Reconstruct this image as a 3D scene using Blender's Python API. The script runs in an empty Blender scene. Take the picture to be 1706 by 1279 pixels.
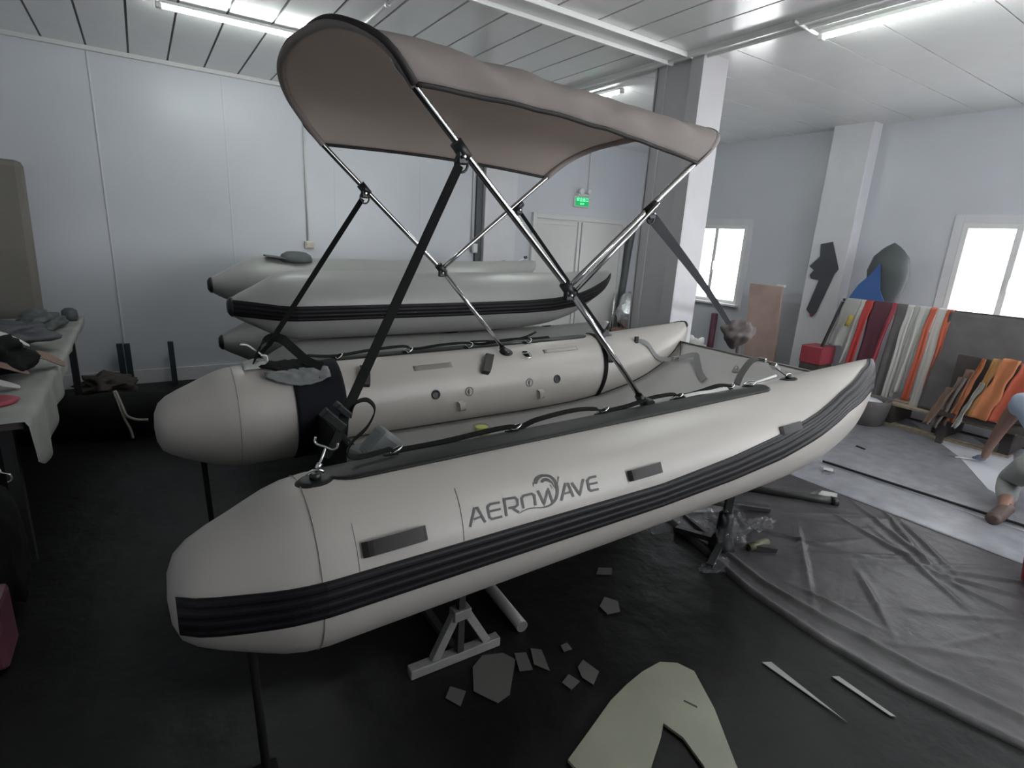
import bpy, bmesh, math, random
import numpy as np
from mathutils import Vector, Matrix, noise
random.seed(4)
S = bpy.context.scene
COL = S.collection

# ---------------------------------------------------------------- camera
cam_d = bpy.data.cameras.new('camera'); cam_d.sensor_width = 36.0
cam_d.lens = 36.0*905/1706; cam_d.clip_start = .02; cam_d.clip_end = 200
cam = bpy.data.objects.new('camera', cam_d); COL.objects.link(cam)
_r = [[0.83389, -0.09739, 0.54327], [-0.54915, -0.24500, 0.79901], [0.05528, -0.96462, -0.25779]]
R = Matrix([[_r[i][0], -_r[i][1], -_r[i][2]] for i in range(3)])
cam.matrix_world = Matrix.Translation((0, 0, 1.65)) @ R.to_4x4()
S.camera = cam

# ---------------------------------------------------------------- world and exposure
w = bpy.data.worlds.new('daylight'); S.world = w; w.use_nodes = True
bg = w.node_tree.nodes['Background']
bg.inputs[0].default_value = (.93, .96, 1.0, 1); bg.inputs[1].default_value = 9.0
S.view_settings.view_transform = 'Standard'; S.view_settings.look = 'None'
S.view_settings.exposure = 0.5; S.view_settings.gamma = 1.0; S.view_settings.use_curve_mapping = False
TUBE_POWER = 58.0
def area(name, loc, rot, sx, sy, power, col=(1, 1, 1), portal=False):
    l = bpy.data.lights.new(name, 'AREA'); l.shape = 'RECTANGLE'; l.size = sx; l.size_y = sy
    l.energy = power; l.color = col
    if portal: l.cycles.is_portal = True
    o = bpy.data.objects.new(name, l); o.location = loc; o.rotation_euler = rot; COL.objects.link(o)
    return o
# daylight through real windows and added unseen ones, sampled through portals
area('window_portal', (6.80, 5.00, 1.47), (0, math.radians(90), 0), 1.05, 1.1, 1, portal=True)
area('window_portal', (6.80, 1.72, 1.52), (0, math.radians(90), 0), 1.10, 1.1, 1, portal=True)
area('window_portal', (6.80, -1.0, 1.52), (0, math.radians(90), 0), 1.10, 2.4, 1, portal=True)  # portal for the added window out of view
area('window_portal', (4.0, -2.55, 2.05), (math.radians(90), 0, 0), 3.4, 1.3, 1, portal=True)  # portal for the added window behind the camera

# ---------------------------------------------------------------- materials
def mat(name, col, rough=.5, metal=0., bump=0., bscale=30., var=0., vscale=6., spec=.5, coat=0., emit=None, estr=0., alpha=1., trans=0., detail=4, stretch=None):
    m = bpy.data.materials.new(name); m.use_nodes = True
    nt = m.node_tree; b = nt.nodes['Principled BSDF']
    b.inputs['Base Color'].default_value = (*col, 1); b.inputs['Roughness'].default_value = rough
    b.inputs['Metallic'].default_value = metal; b.inputs['Specular IOR Level'].default_value = spec
    b.inputs['Coat Weight'].default_value = coat; b.inputs['Coat Roughness'].default_value = .15
    b.inputs['Alpha'].default_value = alpha; b.inputs['Transmission Weight'].default_value = trans
    if emit: b.inputs['Emission Color'].default_value = (*emit, 1); b.inputs['Emission Strength'].default_value = estr
    if bump or var:
        tc = nt.nodes.new('ShaderNodeTexCoord'); mp = nt.nodes.new('ShaderNodeMapping')
        nt.links.new(tc.outputs['Object'], mp.inputs[0])
        if stretch: mp.inputs['Scale'].default_value = stretch
    if bump:
        n = nt.nodes.new('ShaderNodeTexNoise'); n.inputs['Scale'].default_value = bscale; n.inputs['Detail'].default_value = detail
        bp = nt.nodes.new('ShaderNodeBump'); bp.inputs['Strength'].default_value = 1.0; bp.inputs['Distance'].default_value = bump
        nt.links.new(mp.outputs[0], n.inputs['Vector']); nt.links.new(n.outputs['Fac'], bp.inputs['Height']); nt.links.new(bp.outputs[0], b.inputs['Normal'])
    if var:
        n = nt.nodes.new('ShaderNodeTexNoise'); n.inputs['Scale'].default_value = vscale; n.inputs['Detail'].default_value = 5
        cr = nt.nodes.new('ShaderNodeValToRGB')
        cr.color_ramp.elements[0].position = .3; cr.color_ramp.elements[1].position = .7
        cr.color_ramp.elements[0].color = (*[c*(1-var) for c in col], 1); cr.color_ramp.elements[1].color = (*[min(1, c*(1+var)) for c in col], 1)
        nt.links.new(mp.outputs[0], n.inputs['Vector']); nt.links.new(n.outputs['Fac'], cr.inputs[0]); nt.links.new(cr.outputs[0], b.inputs['Base Color'])
    return m
M = {}
M['wall'] = mat('painted_panel', (.56, .575, .615), .33, bump=.006, bscale=1.6, var=.04, vscale=1.2, detail=2)
M['wall_white'] = mat('white_panel', (.64, .635, .66), .4, var=.03)
M['pillar_grey'] = mat('pillar_paint', (.57, .555, .575), .4, var=.03)
M['ceiling'] = mat('ceiling_panel', (.90, .90, .885), .16, bump=.0015, bscale=2.5, var=.02, detail=2)
M['ceil_groove'] = mat('dark_groove_channel', (.10, .10, .10), .6)  # dark backing that shows in the panel joints
M['trim'] = mat('trim_white', (.62, .62, .61), .35)
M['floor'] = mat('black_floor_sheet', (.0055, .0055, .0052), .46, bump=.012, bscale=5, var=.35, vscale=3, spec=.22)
M['film'] = mat('black_plastic_film', (.042, .039, .042), .45, bump=.012, bscale=7, var=.25, vscale=5, spec=.5)
M['film_grey'] = mat('film_window_sheen', (.24, .245, .27), .38, bump=.002, bscale=14, var=.2, vscale=8, spec=.5)  # greyish film with the window's reflection put into its base colour
M['pvc'] = mat('light_grey_pvc', (.41, .382, .352), .36, bump=.0006, bscale=7, var=.03, vscale=3, detail=2)
M['pvc_old'] = mat('grey_pvc', (.33, .33, .315), .38, bump=.0006, bscale=7, var=.03, vscale=3, detail=2)
M['deck'] = mat('deck_pvc', (.34, .33, .32), .5, bump=.0008, bscale=12, var=.03)
M['strake'] = mat('dark_rubber_strake', (.0080, .0074, .0092), .5, var=.15, spec=.24)
M['band'] = mat('charcoal_pad', (.0125, .0125, .012), .5, spec=.3, bump=.0004, bscale=300)
M['web'] = mat('black_webbing', (.006, .006, .006), .85, spec=.2, bump=.0005, bscale=400)
M['web_brown'] = mat('dark_brown_webbing', (.015, .012, .0115), .6, bump=.0005, bscale=300)
M['web_grey'] = mat('grey_webbing', (.2, .2, .2), .6)
M['taupe'] = mat('taupe_patch', (.21, .185, .175), .5)
M['chrome'] = mat('polished_steel', (.62, .62, .63), .13, metal=1.)
M['steel'] = mat('stainless_ring', (.7, .7, .7), .2, metal=1.)
M['black'] = mat('black_plastic', (.012, .012, .013), .4)
M['canvas'] = mat('taupe_canvas', (.46, .415, .395), .75, bump=.004, bscale=5, var=.05, vscale=4, detail=6)
nt = M['canvas'].node_tree; out = nt.nodes['Material Output']; pb = nt.nodes['Principled BSDF']
tr = nt.nodes.new('ShaderNodeBsdfTranslucent'); tr.inputs[0].default_value = (.70, .62, .58, 1); mx = nt.nodes.new('ShaderNodeMixShader'); mx.inputs[0].default_value = .52
nt.links.new(pb.outputs[0], mx.inputs[1]); nt.links.new(tr.outputs[0], mx.inputs[2]); nt.links.new(mx.outputs[0], out.inputs[0])
M['hem'] = mat('dark_hem', (.030, .024, .023), .7)
M['logo'] = mat('grey_print', (.045, .042, .040), .5)
M['seam'] = mat('seam_line', (.24, .23, .22), .5)
M['white_metal'] = mat('white_painted_steel', (.17, .165, .16), .45, var=.12, vscale=20)
M['dark_metal'] = mat('dark_painted_steel', (.02, .02, .02), .5)
M['clear'] = mat('clear_film', (.25, .25, .26), .06, alpha=.13, spec=1.)
M['navy'] = mat('navy_cloth', (.007, .007, .012), .8, spec=.2, bump=.003, bscale=10)
M['greycloth'] = mat('grey_cloth', (.16, .17, .17), .7, bump=.003, bscale=12, var=.1)
M['blackcloth'] = mat('black_cloth', (.006, .006, .006), .85, spec=.2, bump=.006, bscale=9)
M['white_cloth'] = mat('off_white_tablecloth', (.30, .30, .28), .8, bump=.004, bscale=10, var=.12, vscale=5)
M['glow'] = mat('lit_tube', (1, 1, 1), .4, emit=(.93, 1., .97), estr=TUBE_POWER)
M['white'] = mat('white_plastic', (.7, .7, .69), .4)
M['cream'] = mat('cream_plastic', (.6, .55, .46), .5)
M['sign_green'] = mat('sign_green', (.01, .12, .04), .4, emit=(.0, .28, .08), estr=.9)
M['sign_text'] = mat('sign_letter', (.3, .9, .5), .4, emit=(.2, 1., .45), estr=.95)
M['glass'] = mat('window_glass', (1, 1, 1), .02, alpha=.10)
M['frame'] = mat('window_frame', (.72, .72, .72), .35)
M['door'] = mat('door_white', (.60, .59, .57), .35, var=.02)
M['orange_box'] = mat('tan_board', (.47, .34, .30), .6, var=.12, vscale=4)
M['brown_dark'] = mat('brown_cloth', (.15, .125, .12), .8, bump=.006, bscale=14, var=.2)
M['slate'] = mat('slate_cloth', (.055, .058, .066), .6, bump=.002, bscale=15)
M['slate2'] = mat('dark_green_grey', (.075, .085, .088), .5, bump=.002, bscale=8)
M['blue'] = mat('blue_fabric', (.045, .11, .30), .6)
M['red'] = mat('red_pvc', (.42, .04, .035), .45)
M['redor'] = mat('red_orange_pvc', (.50, .11, .06), .5)
M['maroon'] = mat('maroon_pvc', (.10, .03, .045), .5)
M['pink'] = mat('crimson_pvc', (.30, .04, .06), .5)
M['ltgrey'] = mat('light_strip', (.40, .40, .38), .5, var=.1)
M['whitest'] = mat('white_strip', (.55, .54, .51), .5)
M['yellow'] = mat('yellow_strip', (.5, .36, .08), .5)
M['dgrey'] = mat('dark_grey_drape', (.13, .12, .12), .7, bump=.004, bscale=8, var=.15)
M['orange'] = mat('orange_fabric', (.52, .19, .08), .6, var=.1)
M['amber'] = mat('amber_fabric', (.48, .26, .10), .6)
M['brownst'] = mat('brown_fabric', (.20, .13, .10), .7, var=.2)
M['wood'] = mat('pale_wood', (.32, .26, .19), .6, var=.2, vscale=3, stretch=(1, 12, 12))
M['wood_dark'] = mat('dark_wood', (.06, .05, .045), .7, var=.2)
M['sheet'] = mat('white_pvc_sheet', (.62, .63, .67), .5)
M['skin'] = mat('skin', (.26, .14, .10), .55)
M['trouser'] = mat('pale_grey_cotton', (.30, .31, .30), .8, bump=.004, bscale=12, var=.1)
M['shirt'] = mat('light_blue_cotton', (.34, .40, .50), .8, bump=.003, bscale=12)
M['shoe'] = mat('brown_shoe', (.09, .06, .05), .6)
M['glove'] = mat('grey_blue_glove', (.22, .24, .33), .8)
M['hair'] = mat('dark_hair', (.012, .010, .010), .6)
M['board'] = mat('cream_board', (.22, .22, .17), .45, var=.10, vscale=3, bump=.0008, bscale=20)
M['scrap'] = mat('scrap_white', (.075, .072, .068), .6)
M['sliver'] = mat('sliver_grey', (.26, .26, .25), .6)
M['post'] = mat('dark_teal_steel', (.018, .032, .042), .5)
M['rope'] = mat('pale_cord', (.22, .21, .18), .8)
M['cord_white'] = mat('white_cord', (.62, .62, .60), .6)
M['tape'] = mat('tape_yellow', (.50, .52, .12), .4)
M['card'] = mat('cardboard', (.28, .17, .13), .8)
M['silver'] = mat('silver_film', (.55, .56, .57), .2, metal=.7, bump=.02, bscale=14)
M['olive'] = mat('dark_olive_metal', (.09, .09, .05), .5, metal=.3)
M['beige'] = mat('beige_foam', (.18, .165, .145), .8, var=.05)
M['darkred'] = mat('dark_red_cloth', (.035, .014, .014), .7)
M['redplastic'] = mat('red_plastic', (.45, .02, .02), .4)
M['ground'] = mat('outdoor_ground', (.8, .78, .75), .8)
M['outwall'] = mat('outdoor_wall', (.62, .63, .62), .8, var=.1)

# ---------------------------------------------------------------- mesh helpers
class MB:
    def __init__(s): s.bm = bmesh.new(); s.mi = 0
    def _f(s, vs, smooth=False):
        try:
            f = s.bm.faces.new(vs); f.material_index = s.mi; f.smooth = smooth; return f
        except ValueError: return None
    def box(s, c, d, rot=None, bev=0.):
        t = bmesh.new(); bmesh.ops.create_cube(t, size=1)
        for v in t.verts: v.co = Vector((v.co.x*d[0], v.co.y*d[1], v.co.z*d[2]))
        if bev: bmesh.ops.bevel(t, geom=list(t.edges), offset=bev, segments=2, affect='EDGES', profile=.5)
        Rm = rot if rot is not None else Matrix.Identity(3)
        return s.merge(t, lambda co: Rm @ co + Vector(c))
    def merge(s, t, fn, smooth=False):
        mp = {v: s.bm.verts.new(fn(v.co)) for v in t.verts}
        for f in t.faces: s._f([mp[v] for v in f.verts], smooth or f.smooth)
        t.free(); return s
    def bar(s, a, b, wd, th=None, up=(0, 0, 1), bev=0.):
        a, b = Vector(a), Vector(b); z = (b-a).normalized(); up = Vector(up)
        x = up.cross(z)
        if x.length < 1e-4: x = Vector((1, 0, 0)).cross(z)
        x.normalize(); y = z.cross(x)
        return s.box((a+b)/2, (wd, th or wd, (b-a).length), Matrix((x, y, z)).transposed(), bev)
    def tube(s, pts, r, seg=12, cap=True, closed=False, flat=None):
        pts = [Vector(p) for p in pts]; n = len(pts); rings = []
        rs = r if isinstance(r, (list, tuple)) else [r]*n
        t0 = (pts[1]-pts[0]).normalized()
        nrm = t0.orthogonal().normalized()
        for i, p in enumerate(pts):
            if closed: t = (pts[(i+1) % n]-pts[i-1]).normalized()
            else: t = (pts[min(i+1, n-1)]-pts[max(i-1, 0)]).normalized()
            nrm = (nrm - t*nrm.dot(t)).normalized(); bn = t.cross(nrm)
            rings.append([s.bm.verts.new(p+(nrm*math.cos(2*math.pi*k/seg)+bn*math.sin(2*math.pi*k/seg))*rs[i]) for k in range(seg)])
        for i in range(n if closed else n-1):
            A, B = rings[i], rings[(i+1) % n]
            for k in range(seg): s._f([A[k], A[(k+1) % seg], B[(k+1) % seg], B[k]], True)
        if cap and not closed: s._f(rings[0][::-1]); s._f(rings[-1])
        return s
    def ribbon(s, pts, width, th, wdir, smooth=True):
        pts = [Vector(p) for p in pts]; n = len(pts); rings = []
        ws = width if isinstance(width, (list, tuple)) else [width]*n
        wd = wdir if isinstance(wdir, list) else [wdir]*n
        for i, p in enumerate(pts):
            t = (pts[min(i+1, n-1)]-pts[max(i-1, 0)]).normalized()
            W = Vector(wd[i]); W = (W-t*W.dot(t)).normalized(); N = t.cross(W)
            a, b = W*ws[i]/2, N*th/2
            rings.append([s.bm.verts.new(q) for q in (p-a-b, p+a-b, p+a+b, p-a+b)])
        for i in range(n-1):
            A, B = rings[i], rings[i+1]
            for k in range(4): s._f([A[k], A[(k+1) % 4], B[(k+1) % 4], B[k]])
        s._f(rings[0][::-1]); s._f(rings[-1]); return s
    def grid(s, fn, nu, nv, smooth=True, closeu=False):
        g = [[s.bm.verts.new(fn(i/(nu), j/(nv))) for j in range(nv+1)] for i in range(nu+(0 if closeu else 1))]
        for i in range(nu):
            for j in range(nv):
                i2 = (i+1) % len(g)
                s._f([g[i][j], g[i2][j], g[i2][j+1], g[i][j+1]], smooth)
        return g
    def solidgrid(s, fn, nfn, th, nu, nv, smooth=True):
        """surface fn(u,v) with thickness th along nfn(u,v)"""
        a = [[Vector(fn(i/nu, j/nv)) for j in range(nv+1)] for i in range(nu+1)]
        b = [[a[i][j]+Vector(nfn(i/nu, j/nv))*th for j in range(nv+1)] for i in range(nu+1)]
        A = [[s.bm.verts.new(p) for p in r] for r in a]; B = [[s.bm.verts.new(p) for p in r] for r in b]
        for i in range(nu):
            for j in range(nv):
                s._f([A[i][j], A[i][j+1], A[i+1][j+1], A[i+1][j]], smooth)
                s._f([B[i][j], B[i+1][j], B[i+1][j+1], B[i][j+1]], smooth)
        for i in range(nu):
            s._f([A[i][0], A[i+1][0], B[i+1][0], B[i][0]]); s._f([A[i+1][nv], A[i][nv], B[i][nv], B[i+1][nv]])
        for j in range(nv):
            s._f([A[0][j+1], A[0][j], B[0][j], B[0][j+1]]); s._f([A[nu][j], A[nu][j+1], B[nu][j+1], B[nu][j]])
        return s
    def prism(s, poly, z0, z1, T=None, smooth=False):
        T = T or (lambda p: Vector(p))
        lo = [s.bm.verts.new(T((x, y, z0))) for x, y in poly]; hi = [s.bm.verts.new(T((x, y, z1))) for x, y in poly]
        n = len(poly); s._f(lo[::-1]); s._f(hi)
        for i in range(n): s._f([lo[i], lo[(i+1) % n], hi[(i+1) % n], hi[i]], smooth)
        return s
    def lathe(s, prof, c=(0, 0, 0), axis=(0, 0, 1), seg=24):
        z = Vector(axis).normalized(); x = z.orthogonal().normalized(); y = z.cross(x); c = Vector(c); rings = []
        for r, h in prof:
            rings.append([s.bm.verts.new(c+z*h+(x*math.cos(2*math.pi*k/seg)+y*math.sin(2*math.pi*k/seg))*max(r, 1e-4)) for k in range(seg)])
        for A, B in zip(rings, rings[1:]):
            for k in range(seg): s._f([A[k], A[(k+1) % seg], B[(k+1) % seg], B[k]], True)
        s._f(rings[0][::-1]); s._f(rings[-1]); return s
    def build(s, name, m, parent=None, auto=True):
        bmesh.ops.recalc_face_normals(s.bm, faces=list(s.bm.faces))
        me = bpy.data.meshes.new(name); s.bm.to_mesh(me); s.bm.free()
        for x in (m if isinstance(m, (list, tuple)) else [m]): me.materials.append(M[x] if isinstance(x, str) else x)
        o = bpy.data.objects.new(name, me); COL.objects.link(o)
        if parent: o.parent = parent
        return o
def tag(o, label, cat, group=None, kind=None):
    o['label'] = label; o['category'] = cat
    if group: o['group'] = group
    if kind: o['kind'] = kind
    return o
def struct(o): o['kind'] = 'structure'; return o
def empty(name, label, cat, loc=(0, 0, 0), group=None):
    o = bpy.data.objects.new(name, None); COL.objects.link(o); o.empty_display_size = .1
    o['base'] = 1; del o['base']
    return tag(o, label, cat, group)
def rebase(root, loc):
    """put the empty at the thing's base, children keep their places"""
    root.location = loc
    for c in root.children: c.matrix_parent_inverse = Matrix.Translation(-Vector(loc))
def box(name, c, d, m, parent=None, bev=0., rot=None):
    return MB().box(c, d, rot, bev).build(name, m, parent)
def smoothpts(P, k=6):
    P = [Vector(p) for p in P]; out = []
    for i in range(len(P)-1):
        p0, p1, p2, p3 = P[max(i-1, 0)], P[i], P[i+1], P[min(i+2, len(P)-1)]
        for j in range(k):
            t = j/k
            out.append(.5*((2*p1)+(p2-p0)*t+(2*p0-5*p1+4*p2-p3)*t*t+(3*p1-p0-3*p2+p3)*t**3))
    out.append(P[-1]); return out
def wob(co, sc, amp): return amp*noise.noise(Vector(co)*sc)

# ================================================================ SETTING
H = 3.077; X0, X1, Y0, Y1 = -1.6, 6.85, -2.6, 6.6
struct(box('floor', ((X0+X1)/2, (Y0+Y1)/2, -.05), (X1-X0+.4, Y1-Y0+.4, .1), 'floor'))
# ceiling with recessed panel joints
c = MB(); c.box(((X0+X1)/2, (Y0+Y1)/2, H+.06), (X1-X0+.4, Y1-Y0+.4, .1)); c.mi = 0
def strips(a, b, starts, gap=.016):
    # panels between joints hang 10 mm below the dark backing
    return [(s+gap/2, e-gap/2) for s, e in zip(starts, starts[1:])]
c2 = MB()
xs = [-1.6, -1.44, -1.14, -.84, -.54, -.24, .065, .365, .665, .96, 1.26, 1.56, 1.86, 2.15, 2.43, 2.725, 3.02, 3.32, 3.6]
for a, b in strips(0, 0, xs): c2.box(((a+b)/2, (3.34+Y1)/2, H+.005), (b-a, Y1-3.34, .012))
xs2 = [-1.6, -1.3, -1.0, -.7, -.4, -.1, .2, .5, .8, 1.1, 1.4, 1.7, 2.0, 2.32, 2.66, 2.95, 3.25, 3.6]
for a, b in strips(0, 0, xs2): c2.box(((a+b)/2, (3.14+Y0)/2, H+.005), (b-a, 3.14-Y0, .012))
ys = [Y0, -2.0, -1.55, -1.1, -.65, -.2, .22, .64, 1.05, 1.46, 2.0, 2.35, 2.88, 3.32, 3.77, 4.2, 4.65, 5.1, 5.55, 6.0, 6.6]
for a, b in strips(0, 0, ys, .010): c2.box(((3.62+X1)/2, (a+b)/2, H+.005), (X1-3.62, b-a, .012))
backing = c.build('ceiling', 'ceil_groove'); struct(backing)
panels = c2.build('ceiling_panels', 'ceiling', backing)
# walls
struct(box('wall_back', ((X0+X1)/2, Y1+.1, H/2), (X1-X0+.4, .2, H), 'wall'))
struct(box('wall_left', (X0-.1, (Y0+Y1)/2, H/2), (.2, Y1-Y0, H), 'wall'))
wf = MB(); FX0, FX1, FZ0, FZ1 = 2.3, 5.7, 1.4, 2.7  # front wall opening is added to let in soft light from behind
wf.box(((X0-.2+FX0)/2, Y0-.1, H/2), (FX0-X0+.2, .2, H)); wf.box(((FX1+X1+.2)/2, Y0-.1, H/2), (X1+.2-FX1, .2, H))
wf.box(((FX0+FX1)/2, Y0-.1, FZ0/2), (FX1-FX0, .2, FZ0)); wf.box(((FX0+FX1)/2, Y0-.1, (FZ1+H)/2), (FX1-FX0, .2, H-FZ1))
struct(wf.build('wall_front', 'wall'))
wr = MB()
W1 = (4.62, 5.36, .93, 2.0); W2 = (1.20, 2.24, .95, 2.05); W3_ADDED = (-2.2, .2, .95, 2.05)  # third opening is added out of view to brighten the room
ycur = Y0
for (ya, yb, za, zb) in (W3_ADDED, W2, W1):
    wr.box((X1+.1, (ycur+ya)/2, H/2), (.2, ya-ycur, H))
    wr.box((X1+.1, (ya+yb)/2, za/2), (.2, yb-ya, za)); wr.box((X1+.1, (ya+yb)/2, (zb+H)/2), (.2, yb-ya, H-zb)); ycur = yb
wr.box((X1+.1, (ycur+Y1)/2, H/2), (.2, Y1-ycur, H))
struct(wr.build('wall_right', 'wall'))
# faint vertical sheet seams and dents on the back wall
sm = MB()
for x, t_ in ((-.242, .008), (.815, .004), (1.9, .002), (2.95, .002)): sm.box((x, Y1-t_/2, H/2), (.016, t_, H), bev=t_*.4)
struct(sm.build('trim_1', 'wall'))
struct(box('trim_2', (1.1, Y1-.02, H-.018), (5.2, .04, .036), 'trim'))
struct(box('baseboard_back', (1.1, Y1-.012, .07), (5.3, .024, .14), 'wall_white'))
# ceiling runners
t = MB(); t.box(((X0+3.62)/2, 3.24, H-.012), (3.62-X0, .20, .024), bev=.004); t.box(((X0+3.62)/2, 3.335, H-.03), (3.62-X0, .02, .04), bev=.004); t.box(((X0+3.62)/2, 3.145, H-.022), (3.62-X0, .014, .03), bev=.004)
struct(t.build('trim_3', 'ceiling'))
t = MB(); t.box((3.61, (Y0+Y1)/2, H-.012), (.12, Y1-Y0, .024), bev=.004); t.box((3.56, (Y0+Y1)/2, H-.028), (.018, Y1-Y0, .03), bev=.004); t.box((3.665, (Y0+Y1)/2, H-.028), (.018, Y1-Y0, .03), bev=.004)
struct(t.build('trim_4', 'ceiling'))
# boxed pillar, wall pilasters
p = MB(); p.box((3.78, 3.27, H/2), (.28, .46, H), bev=.006)
p.mi = 1
p.box((3.635, 3.10, H/2), (.012, .12, H), bev=.003); p.box((3.635, 3.44, H/2), (.012, .08, H), bev=.003); p.box((3.64, 3.505, H/2), (.02, .012, H))
struct(p.build('pillar', ['pillar_grey', 'pillar_grey']))
p = MB(); p.box((4.08, Y1-.05, H/2), (.50, .10, H), bev=.005); struct(p.build('trim_5', 'wall_white'))
p = MB(); p.box((X1-.10, 3.40, H/2), (.20, .42, H), bev=.006); struct(p.build('trim_6', 'wall_white'))
struct(box('trim_7', (3.78, Y1-.02, H/2), (.09, .04, H), 'slate2'))

# windows
def window(n, Wd, sash):
    ya, yb, za, zb = Wd; f = MB(); yc = (ya+yb)/2; fw = .05
    for y in (ya+fw/2, yb-fw/2): f.box((X1+.03, y, (za+zb)/2), (.09, fw, zb-za), bev=.004)
    for z in (za+fw/2, zb-fw/2): f.box((X1+.03, yc, z), (.086, yb-ya-2*fw, fw), bev=.003)
    root = f.build('window_%d' % n, 'frame'); struct(root)
    s = MB()
    for y in sash: s.box((X1+.04, y, (za+zb)/2), (.05, .055, zb-za-.08), bev=.004)
    s.build('window_sash', 'frame', root)
    g = MB(); g.box((X1+.05, yc, (za+zb)/2), (.006, yb-ya-.06, zb-za-.06)); g.build('window_pane', 'glass', root)
    s = MB(); s.box((X1-.01, yc, za-.01), (.16, yb-ya+.10, .03), bev=.005); s.build('window_sill', 'frame', root)
    h = MB(); h.box((X1+.0, sash[0]-.02, (za+zb)/2-.02), (.03, .02, .12), bev=.004); h.build('window_handle', 'white', root)
    a = MB()
    for y in (ya-.04, yb+.04): a.box((X1-.006, y, (za+zb)/2), (.012, .08, zb-za+.16), bev=.002)
    a.box((X1-.0055, yc, zb+.04), (.011, yb-ya, .08), bev=.002)
    a.build('window_architrave', 'wall_white', root)
window(1, W1, [5.12]); window(2, W2, [1.80]); window(3, W3_ADDED, [-1.0])  # last window is an added, unseen light source
f = MB()  # unseen window behind the camera, added for extra daylight
for z in (FZ0+.025, FZ1-.025): f.box(((FX0+FX1)/2, Y0-.03, z), (FX1-FX0, .08, .05))
for x in (FX0+.025, 3.4, 4.55, FX1-.025): f.box((x, Y0-.03, (FZ0+FZ1)/2), (.05, .08, FZ1-FZ0))
f = f.build('window_4', 'frame'); struct(f); box('window_pane', (4.0, Y0-.06, 2.05), (3.3, .006, 1.2), 'glass', f)
# what stands outside the windows
struct(box('outdoor_ground', (6, 0, -.16), (26, 24, .1), 'ground'))
struct(MB().box((15.5, 2, 1.3), (.3, 14, 2.6)).build('outdoor_wall', 'outwall'))
po = MB()
for y in (-1.4, 1.2, 3.3, 3.9, 6.3): po.box((14.0, y, 1.6), (.25, .25, 3.4))
struct(po.build('outdoor_columns', 'ground'))

# door in the back wall
d = MB(); yb = Y1-.012
d.box((5.56, yb-.004, 1.0), (1.72, .03, 2.0), bev=.003); dr = d.build('door_1', 'door'); struct(dr)
f = MB()
for x in (4.69, 6.44): f.box((x, yb-.015, 1.01), (.07, .06, 2.04), bev=.005)
f.box((5.565, yb-.015, 1.995), (1.68, .056, .07), bev=.005); f.build('door_frame', 'trim', dr)
f = MB(); f.box((5.52, yb-.03, .98), (.05, .03, 1.93), bev=.006); f.box((5.57, yb-.035, .98), (.014, .03, 1.93), bev=.004); f.build('door_stile', 'trim', dr)
f = MB(); f.box((5.10, yb-.022, 1.90), (.78, .012, .03), bev=.003); f.build('door_rail', 'trim', dr)
f = MB(); f.tube([(5.47, yb-.02, 1.0), (5.47, yb-.07, 1.0), (5.36, yb-.07, 1.0)], .01, 8); f.build('door_handle', 'steel', dr)

# conduits, boxes
def conduit(x, z0, z1, y, label, r=.010):
    o = MB(); o.tube([(x, y, z1), (x, y, z0)], r, 10); o = o.build('conduit', 'trim'); tag(o, label, 'conduit')
    return o
conduit(1.575, 1.50, H-.04, Y1-.012, 'thin white vertical conduit on the blue-grey back wall left of the canopy')
conduit(5.655, 2.40, H-.005, Y1-.014, 'thin white vertical conduit running down to the green exit sign')
conduit(3.69, 1.56, H-.04, Y1-.014, 'thin pale conduit beside the dark corner strip behind the canopy poles')
def wallbox(x, z, y, w_, h_, m, label):
    r_ = box('junction_box', (x, y-.02, z), (w_, .04, h_), m, bev=.006)
    box('cover_plate', (x, y-.044, z), (w_*.72, .008, h_*.72), m, r_, bev=.003)
    return tag(r_, label, 'junction box')
wallbox(1.587, 1.455, Y1, .10, .085, 'cream', 'small cream junction box at the foot of the conduit on the back wall')
wallbox(3.715, 1.50, Y1-.04, .07, .12, 'white', 'small white switch box near the dark corner strip on the back wall')
o = MB(); o.tube([(1.475, 4.76, H-.01), (1.475, 3.36, H-.01)], .011, 8); o.tube([(1.475, 3.86, H-.012), (1.475, 3.82, H-.012)], .018, 8)
tag(o.build('conduit', 'white'), 'short white ceiling conduit running from the left tube light to the cross beam', 'conduit')
o = MB(); o.tube([(3.5, 2.28, H-.03), (3.86, 2.28, H-.045)], .011, 8)
tag(o.build('conduit', 'white'), 'short white conduit across the ceiling to the end of the right tube light', 'conduit')

# exit sign and twin-head emergency light
ex = box('exit_sign', (5.54, Y1-.018, 2.24), (.29, .03, .155), 'white', bev=.006)
tag(ex, 'small lit green exit sign with white border above the white double door', 'exit sign')
box('sign_panel', (5.54, Y1-.036, 2.24), (.255, .006, .122), 'sign_green', ex)
def text_mesh(name, body, size, m, parent, loc, rot, extr=.001):
    cu = bpy.data.curves.new(name, 'FONT'); cu.body = body; cu.size = size; cu.extrude = extr; cu.align_x = 'CENTER'; cu.align_y = 'CENTER'
    to = bpy.data.objects.new(name, cu); COL.objects.link(to)
    dg = bpy.context.evaluated_depsgraph_get(); me = bpy.data.meshes.new_from_object(to.evaluated_get(dg))
    bpy.data.objects.remove(to)
    me.transform(Matrix.Translation(loc) @ rot.to_4x4()); me.materials.clear(); me.materials.append(M[m])
    o = bpy.data.objects.new(name, me); COL.objects.link(o); o.parent = parent; return o
RX = Matrix.Rotation(math.radians(90), 3, 'X')
text_mesh('sign_characters', '\u5b89\u5168\u51fa\u53e3', .058, 'sign_text', ex, (5.54, Y1-.0405, 2.265), RX)
text_mesh('sign_letters', 'EXIT', .040, 'sign_text', ex, (5.54, Y1-.0405, 2.207), RX)
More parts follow.
